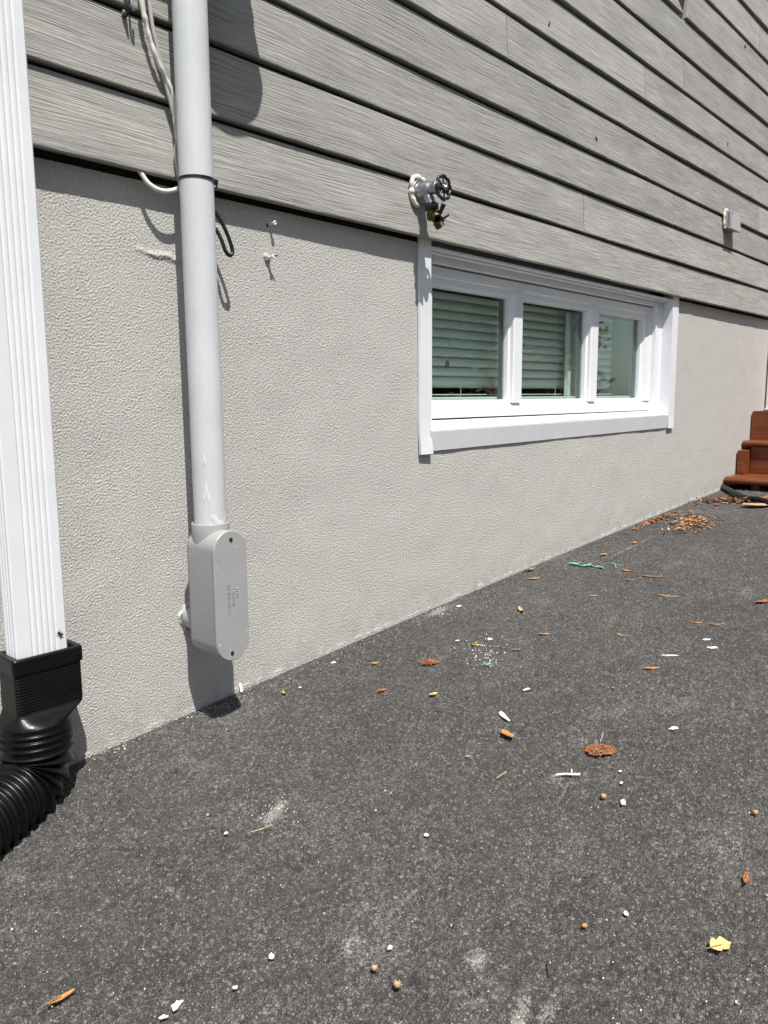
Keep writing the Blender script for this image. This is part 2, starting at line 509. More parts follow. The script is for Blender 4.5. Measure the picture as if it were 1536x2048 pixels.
def build_driveway():
    x = [-1.6]
    while x[-1] < 7.5:
        d = x[-1]
        st = 0.0025 if 0.15 < d < 1.5 else (0.0025 + (d - 1.5) * 0.0016 if d >= 1.5 else 0.02)
        if d > 5: st = 0.05
        x.append(d + st)
    y = [-4.4]
    while y[-1] < 0.02:
        d = y[-1]
        y.append(d + (0.0025 if d > -1.32 else max(0.0025, min(0.1, (-1.32 - d) * 0.3))))
    X, Y = np.meshgrid(np.array(x), np.array(y))
    H = np.zeros_like(X)
    tone = np.zeros_like(X)
    for cell, amp, sd in ((0.0110, 0.7, 1), (0.0068, 0.6, 2)):
        r = np.random.default_rng(sd)
        ci = np.floor(X / cell).astype(int)
        cj = np.floor(Y / cell).astype(int)
        T = 1024
        jx, jy, hv, tx, ty = (r.random((T, T)) for _ in range(5))
        f1 = np.full(X.shape, 9.0)
        f2 = np.full(X.shape, 9.0)
        hh = np.zeros_like(X)
        tt = np.zeros_like(X)
        for a in (-1, 0, 1):
            for b in (-1, 0, 1):
                ii, jj = (ci + a) % T, (cj + b) % T
                px = (ci + a + 0.1 + 0.8 * jx[ii, jj]) * cell
                py = (cj + b + 0.1 + 0.8 * jy[ii, jj]) * cell
                dx, dy = (X - px) / cell, (Y - py) / cell
                dd = np.hypot(dx, dy)
                near = dd < f1
                f2 = np.where(near, f1, np.minimum(f2, dd))
                hh = np.where(near, hv[ii, jj] + (tx[ii, jj] - .5) * dx * 0.9 + (ty[ii, jj] - .5) * dy * 0.9, hh)
                tt = np.where(near, tx[ii, jj] * 0.6 + hv[ii, jj] * 0.4, tt)
                f1 = np.where(near, dd, f1)
        e = np.clip((f2 - f1) / 0.28, 0, 1)
        e = e * e * (3 - 2 * e)
        keep = 1.0 if sd == 1 else 1.0
        H += amp * (e * 0.0021 + hh * e * 0.0030) * keep
        tone += amp * (tt * 0.80) * (0.45 + 0.55 * e)
    fade = np.clip((-Y) / 0.01, 0, 1)
    H *= fade
    und = 0.004 * np.sin(X * 1.7 + 0.6) * np.sin(Y * 2.3) * np.clip(-Y / 0.3, 0, 1)
    Z = g(X) + H - 0.0050 + und - 0.003 * 0
    # scuffs and dust marks seen on the asphalt
    dust = np.zeros_like(X)
    for u, v, a, b, an, s in ((548, 1622, .046, .015, along((520, 1662, 578, 1590)), .62), (556, 1610, .016, .008, along((520, 1662, 578, 1590)), .72), (612, 1528, .055, .012, along((592, 1562, 628, 1495)), .34), (665, 1650, .055, .013, .7, .34),
                              (955, 1912, .022, .016, .3, .62), (875, 1222, .085, .020, .1, .55), (850, 1238, .10, .03, .1, .25), (1265, 1092, .30, .012, .03, .42),
                              (1165, 1480, .06, .02, 0, .34), (1110, 1550, .035, .015, 0, .45), (1140, 1475, .04, .012, 1, .3),
                              (1040, 2030, .05, .012, .4, .6), (1095, 2020, .03, .01, .2, .5), (820, 1800, .06, .03, .5, .3), (700, 1880, .03, .012, .3, .5),
                              (1225, 1240, .16, .03, .1, .28), (1490, 1190, .16, .03, .1, .34), (1390, 1095, .2, .02, .1, .3), (470, 1410, .03, .01, .2, .25),
                              (340, 1985, .05, .02, .4, .25), (1480, 1690, .05, .03, .4, .3), (1240, 1170, .1, .03, .3, .2), (1320, 1395, .1, .04, .5, .18), (960, 1990, .11, .05, .5, .26), (1060, 1700, .12, .05, .4, .2), (760, 1830, .08, .03, .6, .3), (430, 1960, .06, .03, .5, .24), (1400, 1560, .10, .04, .3, .2), (1050, 1180, .2, .05, .1, .2)):
        p = G(u, v)
        dx, dy = X - p.x, Y - p.y
        ca, sa = math.cos(an), math.sin(an)
        q = (dx * ca + dy * sa)**2 / a**2 + (-dx * sa + dy * ca)**2 / b**2
        dust = np.maximum(dust, min(1, s + .22) * np.exp(-q * 0.55))
    o = grid_mesh('driveway', np.stack([X, Y, Z], -1), None, M['asphalt'], {'tone': np.clip(tone, 0, 1), 'dust': dust})
    props(o, kind='structure')


build_driveway()

# ------------------------------------------------------------------ house
house = thing('house', 'house side with grey wood-grain lap siding over a pale grey stucco base', 'house', (2.6, 0, 0.1))
YS = -0.032                                   # face of the siding
HX0, HX1, HZ0, HZ1 = 1.72, 3.50, 0.585, 1.127  # opening in the stucco


def build_stucco():
    step = 0.0014
    L, Hh = 5.4, 1.3
    nx, nz = int(L / step), int(Hh / step)
    f = bandnoise((nz, nx), step, 0.0042, 0.0082, 3)
    f = np.tanh(f * 0.9)
    f2 = np.tanh(bandnoise((nz, nx), step, 0.0075, 0.016, 4))
    f3 = np.tanh(bandnoise((nz, nx), step, 0.013, 0.028, 6))
    slow = bandnoise((nz, nx), step, 0.12, 0.6, 8)
    rag = bandnoise((nz, nx), step, 0.03, 0.16, 12)
    amp = 0.9 + 0.13 * bandnoise((nz, nx), step, 0.05, 0.3, 9)
    x = [-2.5, -1.5, -0.6, 0.0, 0.2, 0.34]
    while x[-1] < 5.45:
        d = x[-1]
        x.append(d + (0.0016 if d < 1.5 else min(0.0022, 0.0016 + (d - 1.5) * 0.0012) if d < 3.3 else 0.0045))
    x = np.array(x + [6.2, 7.0])
    z = np.arange(0, 1.1375, 0.0017)
    z[np.argmin(abs(z - HZ0))] = HZ0
    z[-1] = 1.1365
    HZT = 1.2
    for e in (HX0, HX1): x[np.argmin(abs(x - e))] = e
    X, Z0 = np.meshgrid(x, z)
    ix = np.clip(((X - 0.3) / step).astype(int), 0, nx - 1)
    iz = np.clip((Z0 / step).astype(int), 0, nz - 1)

    def bil(F):
        fx = np.clip((X - 0.3) / step, 0, nx - 1.001)
        fz = np.clip(Z0 / step, 0, nz - 1.001)
        i0, j0 = fx.astype(int), fz.astype(int)
        tx, tz = fx - i0, fz - j0
        return (F[j0, i0] * (1 - tx) + F[j0, i0 + 1] * tx) * (1 - tz) + (F[j0 + 1, i0] * (1 - tx) + F[j0 + 1, i0 + 1] * tx) * tz
    far = np.clip((X - 0.8) / 1.0, 0, 1)
    ff = bil(f) * (0.92 - 0.42 * far) + bil(f2) * (0.16 + 0.24 * far) + bil(f3) * 0.16 * np.clip((X - 1.9) / 1.4, 0, 1)
    Z = Z0
    fine = np.clip((5.2 - X) / 0.6, 0, 1)
    h = ff * fine * amp[iz, ix] * 0.00082 + slow[iz, ix] * 0.00035
    hz = Z - g(X)
    rg = rag[np.zeros_like(iz) + 40, ix]
    lip = np.exp(-np.clip(hz - 0.003 - 0.002 * rg, 0, 1) / 0.003) * np.clip(0.0009 + 0.0007 * rg + 0.0006 * ff, 0, 1)
    # trowel ridge and the lumps beside the conduit
    ridge = 0.0
    for u, v, s, a in ((300, 507, .006, .0028), (325, 510, .008, .003), (352, 521, .007, .0035), (312, 513, .006, .0025), (338, 514, .006, .0025), (282, 500, .006, .002)):
        p = W(u, v)
        ridge = ridge + a * np.exp(-(((X - p.x) / (s * 2))**2 + ((Z - p.z) / (s * 0.7))**2))
    Y = -(h + lip + ridge)
    edge = (X >= HX0 - 1e-6) & (X <= HX1 + 1e-6) & (Z >= HZ0 - 1e-6) & (Z <= HZT)
    xm, zm = (X[:-1, :-1] + X[1:, 1:]) / 2, (Z[:-1, :-1] + Z[1:, 1:]) / 2
    mask = ~((xm > HX0) & (xm < HX1) & (zm > HZ0) & (zm < HZT))
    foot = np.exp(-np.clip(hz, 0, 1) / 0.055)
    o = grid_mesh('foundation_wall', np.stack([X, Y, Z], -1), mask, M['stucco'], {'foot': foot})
    o.parent = house
    o.location = -house.location
    # wall thickness behind the stucco skin
    b = MB()
    for x0, x1, z0, z1 in ((-2.5, HX0 - .003, -0.3, 1.3), (HX1 + .003, 7, -0.3, 1.3), (HX0 - .003, HX1 + .003, -0.3, HZ0 - .003), (HX0 - .003, HX1 + .003, 1.20, 1.3)):
        b.box(x0, x1, 0.012, 0.10, z0, z1)
    b.build('wall_core', M['sheath'], house)  # near-black colour, its bare top gives the dark gap under the boards


build_stucco()

ROWS = [1.1463, 1.2866, 1.4270, 1.5622, 1.7043, 1.8368, 1.9678, 2.1040, 2.2450, 2.3890, 2.529, 2.668, 2.808, 2.948, 3.088, 3.228]
JOINTS = {0: [W(1170, 430, YS).x - 3.3], 1: [W(1170, 430, YS).x, -1.3], 2: [W(1349, 420, YS).x, 0.2], 3: [W(1519, 440, YS).x], 4: [W(1016, 100, YS).x],
          5: [W(1292, 160, YS).x], 6: [W(1369, 140, YS).x, -0.4], 7: [0.6, 5.2], 8: [W(1374, 14, YS).x], 9: [W(1518, 140, YS).x], 10: [1.7, 4.9], 11: [3.0], 12: [4.2], 13: [2.2]}


def build_siding():
    me = bpy.data.meshes.new('siding')
    vs, fs, uvs, tones = [], [], [], []
    for k in range(len(ROWS) - 1):
        z0, z1 = ROWS[k], ROWS[k + 1]
        ends = [-2.5] + sorted(JOINTS.get(k, [])) + [7.0]
        prof = [(-0.0105, z0 + 0.001), (YS + 0.0022, z0), (YS + 0.0005, z0 + 0.0012), (YS, z0 + 0.0035), (YS + 0.0085, z1 - 0.0105), (YS + 0.0100, z1 - 0.0088), (-0.0105, z1 - 0.0088)]
        for a, b in zip(ends[:-1], ends[1:]):
            ru, rv = rnd.random() * 50, rnd.random() * 50
            tn = rnd.random()
            ga = 0.0016 if a > -2.4 else 0
            gb = 0.0014 if b < 6.9 else 0
            chip = k == 8
            # split lengthwise so the chipped board can follow its broken end
            m = 40
            base = len(vs)
            for y, z in prof:
                t = (z - z0) / (z1 - z0)
                xa, xb = a + ga, b - gb
                if chip and b < 6.9: xb = b - 0.03 - 0.26 * t
                if chip and a > -2.4: xa = a + 0.004 + 0.030 * t + 0.004 * math.sin(t * 55)
                for i in range(m + 1):
                    x = xa + (xb - xa) * i / m
                    wob = 0.0012 * math.sin(x * 2.3 + k * 1.9) + 0.0006 * math.sin(x * 7.1 + k)
                    vs.append((x, y + wob, z + 0.0007 * math.sin(x * 3.1 + k * 2.2)))
            for j in range(len(prof) - 1):
                for i in range(m):
                    q = (base + j * (m + 1) + i, base + j * (m + 1) + i + 1, base + (j + 1) * (m + 1) + i + 1, base + (j + 1) * (m + 1) + i)
                    fs.append(q)
                    uvs += [(vs[t][0] + ru, vs[t][2] + rv + (0 if j in (3,) else vs[t][1])) for t in q]
                    tones += [tn] * 4
            for i in (0, m):   # close the board ends
                q = tuple(base + j * (m + 1) + i for j in range(len(prof)))
                fs.append(q)
                uvs += [(ru, rv)] * len(q)
                tones += [tn] * len(q)
    me.from_pydata(vs, [], fs)
    uvl = me.uv_layers.new(name='grain')
    uvl.data.foreach_set('uv', np.array(uvs, np.float32).reshape(-1))
    at = me.attributes.new('tone', 'FLOAT', 'CORNER')
    at.data.foreach_set('value', np.array(tones, np.float32))
    me.materials.append(M['siding'])
    o = bpy.data.objects.new('siding', me)
    C.objects.link(o)
    o.parent = house
    o.location = -house.location
    MB().box(-2.5, 7.0, -0.0085, 0.010, 1.216, 3.4).build('sheathing', M['sheath'], house)
    # strip closing the gap under the lowest board, near-black to paint its shade
    MB().box(-2.5, 7.0, -0.0205, -0.0115, 1.1475, 1.20).build('starter_shade_strip', M['starter'], house)


build_siding()

# room behind the window
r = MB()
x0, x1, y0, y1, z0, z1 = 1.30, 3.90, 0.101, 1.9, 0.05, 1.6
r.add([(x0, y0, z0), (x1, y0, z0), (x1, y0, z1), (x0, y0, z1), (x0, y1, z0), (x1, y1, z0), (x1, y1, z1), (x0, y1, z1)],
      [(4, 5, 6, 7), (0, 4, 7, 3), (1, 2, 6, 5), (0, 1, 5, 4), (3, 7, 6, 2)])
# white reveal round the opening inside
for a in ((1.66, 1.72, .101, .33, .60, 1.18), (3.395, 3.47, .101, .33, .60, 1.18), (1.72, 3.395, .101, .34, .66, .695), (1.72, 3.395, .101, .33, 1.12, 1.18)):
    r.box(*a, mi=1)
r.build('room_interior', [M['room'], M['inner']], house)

# ---- window: the outer frame is the part, the rest are its pieces
F0, F1 = 1.755, 3.445
SLOPE = 0.0066


def build_window():
    f = MB()
    yf = 0.035
    xi0, xi1 = 1.815, 3.372
    f.box(F0, xi0, yf, 0.10, 0.60, 1.131)
    f.box(xi1, F1 + 0.03, yf, 0.10, 0.60, 1.131)
    f.box(xi0, xi1, yf, 0.10, 1.101, 1.131)
    f.box(xi0, xi1, yf + 0.012, 0.10, 0.60, 0.652)
    f.box(xi1 - 0.001, xi1 + 0.012, yf - 0.004, yf + 0.03, 0.63, 1.105)
    win = f.build('window', M['vinyl'], house, bevel=0.003)
    win['label'] = 'white three-pane window set low in the stucco'

    def sub(b, name, mat, bevel=0.002):
        return b.build(name, mat, win, bevel=bevel)
    # sash with a raised bead, top and bottom rails, stiles
    ys, yg = 0.050, 0.082
    sx0, sx1, gz0, gz1 = 1.805, 3.372, 0.712, 1.042
    gx0, gx1 = 1.815, 3.300
    s = MB()

    def rail(x0, x1, prof):
        s.loft([[(x0, y, z) for y, z in prof], [(x1, y, z) for y, z in prof]], smooth=False)
    rail(sx0, sx1, [(yg + .012, .657), (ys, .657), (ys, .684), (ys + .003, .688), (ys + .012, .697), (ys + .014, .708), (yg + .012, .712)])
    rail(sx0, sx1, [(yg + .012, 1.096), (ys, 1.096), (ys, 1.070), (ys + .004, 1.066), (ys + .006, 1.047), (ys + .016, 1.044), (yg + .012, 1.040)])

    def stile(prof, z0, z1):
        s.loft([[(x, y, z0) for x, y in prof], [(x, y, z1) for x, y in prof]], smooth=False)
    stile([(sx1, yg + .012), (sx1, ys), (3.350, ys), (3.345, ys + .003), (3.318, ys + .006), (3.314, ys + .016), (gx1, ys + .020), (gx1, yg + .012)], .6985, 1.0465)
    stile([(sx0 - .02, yg + .012), (sx0 - .02, ys), (1.812, ys), (gx0, yg), (gx0, yg + .012)], .6985, 1.0465)
    sub(s, 'sash', M['vinyl'], 0.0012)
    for a, b in ((2.262, 2.326), (2.806, 2.875)):
        m = MB()
        m.loft([[(a, yg + .01, z), (a, ys + .018, z), (a + .008, ys + .014, z), (a + .008, ys + .002, z), (a + .012, ys - .001, z), (b - .004, ys - .001, z), (b, ys + .003, z), (b, yg + .01, z)] for z in (.700, 1.058)], smooth=False)
        sub(m, 'mullion', M['vinyl'], 0.001)
    for a, b in ((gx0, 2.262), (2.326, 2.806), (2.875, gx1)):
        sub(MB().box(a + .001, b - .001, yg, yg + .005, gz0 - .002, gz1 + .001), 'glass_pane', M['glass'], 0)
        q = MB()
        q.box(a + .0015, a + .006, yg + .006, yg + .016, gz0, gz1)
        q.box(b - .012, b - .0015, yg + .006, yg + .016, gz0, gz1)
        q.box(a + .006, b - .012, yg + .006, yg + .016, gz1 - .007, gz1)
        sub(q, 'gasket', M['gasket'], 0)
    # sloped aluminium sill cover, creeping up a little to the right
    sl = MB()
    prof = [(0.060, 0.652), (0.047, 0.650), (-0.012, 0.6300), (-0.0135, 0.6265), (-0.0135, 0.622), (-0.0050, 0.5675), (-0.0010, 0.5665)]
    rings = []
    for x in np.linspace(1.747, 3.440, 15):
        t = (x - 1.747) * SLOPE
        k = 0.0010 * math.sin(x * 5.3) + 0.0006 * math.sin(x * 13)
        rings.append([(x, y + (k if z < 0.63 else 0), z + (t if z < .64 else t * .3)) for y, z in prof])
    sl.loft(rings, cap0=False, cap1=False, smooth=False, closed=False)
    so_ = sub(sl, 'sill', M['alu'], 0)
    md = so_.modifiers.new('thick', 'SOLIDIFY')
    md.thickness = 0.0012
    sub(MB().box(1.775, 1.787, 0.018, 0.022, 0.6425, 0.6433), 'weep_slot', M['gasket'], 0)
    sub(MB().box(3.36, 3.372, 0.022, 0.026, 0.6455, 0.6460), 'weep_slot', M['gasket'], 0)
    # flat jamb covers; the left one is bent out at its foot
    for side in (0, 1):
        t = MB()
        if side == 0:
            xo, xi, zb, top = 1.703, 1.753, 0.5605, 1.20
            zs = [zb, zb + .012, zb + .035, zb + .06, zb + .10, zb + .2, top]
            off = [.006, .0055, .0035, .0015, 0, 0, 0]
            rin = [.0035, .003, .0015, 0, 0, 0, 0]
        else:
            xo, xi, zb, top = 3.508, 3.445, 0.5755, 1.20
            zs = [zb, zb + .05, zb + .2, top]
            off = [.004, .001, 0, 0]
            rin = [0] * 4
        rr = []
        for z, o_, ri in zip(zs, off, rin):
            rr.append([(xo + (o_ * .6 if side == 0 else 0), -0.002 - o_ * .4, z), (xo + (o_ * .4 if side == 0 else 0), -0.0085 - o_ * .6, z), (xi + ri, -0.0085 - o_, z), (xi + (0 if side else 0), 0.036, max(z, 0.60) if z < .6 else z)])
        t.loft(rr, cap0=False, cap1=False, smooth=False, closed=False)
        to = sub(t, 'jamb_cover', M['alu'], 0)
        md = to.modifiers.new('thick', 'SOLIDIFY')
        md.thickness = 0.0014
        md.offset = 0
    # head cover: light soffit running back under the boards
    h = MB()
    h.box(1.7545, 3.4435, -0.0085, 0.034, 1.1265, 1.1330)
    h.box(1.7545, 3.4435, 0.012, 0.033, 1.1215, 1.1260)
    sub(h, 'head_cover', M['alu'], 0.0008)
    sub(MB().box(1.72, 3.395, .102, .128, .696, .7205), 'inner_rail', M['inner'], .002)
    # second sash behind the glass, with its latch
    yb = 0.118
    ss = MB()
    xa, xb = W(1143, 715, yb).x, W(1171, 715, yb).x
    ss.box(xa, xb - .045, yb + .0115, yb + .03, .722, 1.06)
    ss.box(xb - .044, xb - .028, yb - .008, yb + .03, .722, 1.06)
    ss.box(xb - .027, xb, yb - .004, yb + .03, .722, 1.06)
    sub(ss, 'inner_stile', M['inner'], 0.002)
    la = MB()
    p = W(1160, 715, yb - .008)
    la.lathe((p.x, yb - .002, p.z), (0, -1, 0), [(0.013, 0), (0.013, .006), (.009, .012), (.004, .014)], 16)
    la.tube(catmull([(p.x, yb - .012, p.z + .002), (p.x - .003, yb - .017, p.z + .02), (p.x - .001, yb - .016, p.z + .038)], 5), .006, 8)
    la.box(p.x - .010, p.x + .012, yb - .011, yb - .001, p.z - .045, p.z - .012)
    la.box(p.x + .008, p.x + .013, yb - .011, yb - .001, p.z - .012, p.z + .06)
    sub(la, 'latch', M['zinc'], 0.001)
    return win


window = build_window()

# ---- blind hanging behind the glass
YB = 0.175
bx0, bx1 = 1.76, W(1222, 720, YB).x
blind = thing('window_blind', 'white horizontal slat blind hanging behind the window glass', 'blind', ((bx0 + bx1) / 2, YB, 0.74))
b = MB()
zt, pitch, zb0 = 1.10, 0.0300, 0.752
nsl = int((zt - zb0) / pitch) + 1
for i in range(nsl):
    zc = zb0 + i * pitch
    ring = []
    for t in np.linspace(-1, 1, 7):
        ring.append((0.0085 * t * t - 0.006 * t, t * 0.0175))
    ring += [(y + .0012, z) for y, z in ring[::-1]]
    wv = rnd.uniform(-.0006, .0006)
    b.loft([[(x, YB + y + wv, zc + 0.017 + z + 0.001 * math.sin(x * 2 + i)) for y, z in ring] for x in np.linspace(bx0, bx1, 6)])
b.build('slats', M['blind'], blind)
q = MB()
q.box(bx0, bx1, YB - .012, YB + .012, .7265, .7300)
q.build('bottom_rail', M['blind'], blind, bevel=.001)
q = MB().box(bx0, bx1, YB - .02, YB + .03, 1.107, 1.119)
q.build('head_rail', M['blind'], blind, bevel=.002)
for u in (921, 1110):
    p = W(u, 790, YB - .012)
    q = MB().tube([(p.x, YB - .0125, .70), (p.x, YB - .0135, .80), (p.x, YB - .0125, 1.10)], .0011, 6)
    q.build('ladder_cord', M['blind'], blind)
p0, p1 = W(895, 722, YB - .03), W(900, 660, YB - .03)
q = MB().tube(catmull([(p0.x, YB - .03, p0.z), ((p0.x + p1.x) / 2 + .004, YB - .03, (p0.z + p1.z) / 2), (p1.x, YB - .028, p1.z), (p1.x + .004, YB - .022, 1.10)], 6), .0011, 6)
q.build('pull_cord', M['blind'], blind)
q = MB().lathe((p0.x - .001, YB - .03, p0.z + .002), (0, 0, -1), [(.002, 0), (.005, .004), (.0065, .014), (.005, .024), (.0015, .027)], 12)
q.build('cord_tassel', M['orange'], blind)


# ------------------------------------------------------------------ downspout and its drain
def build_downspout():
    t = thing('downspout', 'white fluted metal downspout standing at the left edge of the wall', 'downspout', (0.573, -0.068, 0.27))
    xl, xr, yf, yb = 0.5285, 0.6185, -0.0905, -0.046
    out = []

    def flutes(a, b, k, dep, flat0, flat1):
        """profile along one face: (distance, depth) with k round grooves"""
        L = b - a
        pts = [(a + .0025, 0)]
        w0, w1 = a + flat0, b - flat1
        for i in range(k):
            c = w0 + (w1 - w0) * (i + .5) / k
            hw = (w1 - w0) / k / 2
            for s, d in ((-.62, 0), (-.35, .45), (-.12, .95), (.12, .95), (.35, .45), (.62, 0)):
                pts.append((c + s * hw, dep * d))
        pts.append((b - .0025, 0))
        return pts
    for x, d in flutes(xl, xr, 5, .0026, .024, .015): out.append((x, yf + d))
    out.append((xr, yf + .0025))
    for y, d in flutes(yf, yb, 2, .0022, .008, .008)[1:]: out.append((xr - d, y))
    for x, d in flutes(-xr, -xl, 3, .0022, .015, .015): out.append((-x, yb - d))
    out.append((xl, yb - .0025))
    for y, d in flutes(-yb, -yf, 3, .0022, .006, .006)[1:]: out.append((xl + d, -y))
    b = MB()
    zs = list(np.linspace(0.272, 3.4, 30))
    rings = [[(x + .0006 * math.sin(z * 3), y + .0005 * math.sin(z * 5 + x * 40), z) for x, y in out] for z in zs]
    b.loft(rings, cap0=False, cap1=True, smooth=False)
    o = b.build('pipe', M['alu'], t)
    md = o.modifiers.new('thick', 'SOLIDIFY')
    md.thickness = 0.0008
    s = MB().box(xl - .012, xr + .012, yb + .001, yb + .0025, 2.4, 2.43)
    s.box(xl - .001, xl + .0005, yf, yb, 2.4, 2.43).box(xr - .0005, xr + .001, yf, yb, 2.4, 2.43)
    s.build('strap', M['alu'], t)


build_downspout()


def build_drain():
    t = thing('drain_pipe', 'black plastic drain adapter and ribbed bend fitted under the white downspout', 'drain pipe', (0.562, -0.078, 0.03))
    n = 64
    cx, cy = 0.575, -0.0745
    hx, hy = 0.0615, 0.0375
    ccx, ccy, cr = 0.556, -0.078, 0.0590

    def rect(sx, sy, z, r=.006, k=0.0):
        ring = []
        for i in range(n):
            a = 2 * PI * (i + .5) / n
            e = 0.13
            c, s = math.cos(a), math.sin(a)
            px = math.copysign(abs(c)**e, c) * sx
            py = math.copysign(abs(s)**e, s) * sy
            qx, qy = c * cr, s * cr
            ring.append(((cx + px) * (1 - k) + (ccx + qx) * k, (cy + py) * (1 - k) + (ccy + qy) * k, z))
        return ring
    b = MB()
    R = [rect(hx - .014, hy - .010, .268), rect(hx - .013, hy - .009, .289), rect(hx - .011, hy - .007, .2915), rect(hx - .002, hy - .002, .2915), rect(hx, hy, .289), rect(hx, hy, .266), rect(hx - .001, hy - .001, .264), rect(hx - .0032, hy - .0032, .2632)]
    z = .262
    while z > .196:
        R.append(rect(hx - .0030, hy - .0030, z))
        R.append(rect(hx - .0030, hy - .0030, z - .0034))
        R.append(rect(hx - .0038, hy - .0038, z - .0040))
        R.append(rect(hx - .0038, hy - .0038, z - .0046))
        z -= .0052
    k0 = z
    for i in range(1, 9):
        k = i / 8
        zz = k0 - .026 * k
        R.append(rect(hx - .0030, hy - .0030, zz, k=k * k * (3 - 2 * k)))
    zl = k0 - .026

    def circ(r, z):
        return [(ccx + math.cos(2 * PI * (i + .5) / n) * r, ccy + math.sin(2 * PI * (i + .5) / n) * r, z) for i in range(n)]
    for r_, dz in ((.0580, .001), (.0580, .007), (.0612, .008), (.0617, .0105), (.0588, .0115), (.0588, .018), (.0622, .019), (.0627, .0225), (.0592, .0235), (.0592, .031), (.0617, .032), (.0622, .035), (.0592, .036), (.0592, .050)):
        R.append(circ(r_, zl - dz))
    b.loft(R, cap0=False, cap1=False, smooth=False)
    ob = b.build('adapter', M['drain'], t, bevel=.0006, seg=1)
    # ribbed flexible pipe: straight down, then bends away along the wall
    dirv = Vector((-0.88, -0.47, 0)).normalized()
    c0 = Vector((ccx, ccy, zl - .034))
    path = []
    z_arc = 0.116
    Rb = 0.062
    pts = []
    s = 0.0
    ds = 0.0016
    total = (c0.z - z_arc) + Rb * PI / 2 + 0.9
    while s < total:
        d1 = c0.z - z_arc
        if s < d1:
            p, tg = c0 - Vector((0, 0, s)), Vector((0, 0, -1))
        elif s < d1 + Rb * PI / 2:
            a = (s - d1) / Rb
            p = Vector((c0.x, c0.y, z_arc)) + dirv * (Rb * (1 - math.cos(a))) - Vector((0, 0, Rb * math.sin(a)))
            tg = -Vector((0, 0, 1)) * math.cos(a) + dirv * math.sin(a)
        else:
            p = Vector((c0.x, c0.y, z_arc - Rb)) + dirv * (Rb + s - d1 - Rb * PI / 2)
            p.z += (float(g(p.x)) - float(g(0.5)))
            tg = dirv
        pts.append((p, tg, s))
        s += ds
    rings = []
    side = Vector((0, 0, 1)).cross(dirv)
    for p, tg, s in pts:
        ph = (s % 0.0205) / 0.0205
        r_ = 0.0500 + 0.0120 * (ph / .8 if ph < .8 else (1 - ph) / .2)**0.8
        bb = tg.cross(side)
        rings.append([p + (side * math.cos(2 * PI * i / 40) + bb * math.sin(2 * PI * i / 40)) * r_ for i in range(40)])
    MB().loft(rings).build('corrugated_pipe', M['drain'], t)


build_drain()

# ------------------------------------------------------------------ electrical conduit
CX, CY, CR = 0.933, -0.088, 0.0325


def stadium(hw, z0, z1, y, n=18, x=CX):
    r = hw
    pts = []
    for i in range(n + 1):
        a = PI * i / n
        pts.append((x + r * math.cos(a), y, z1 - r + r * math.sin(a)))
    for i in range(n + 1):
        a = PI + PI * i / n
        pts.append((x + r * math.cos(a), y, z0 + r + r * math.sin(a)))
    return pts


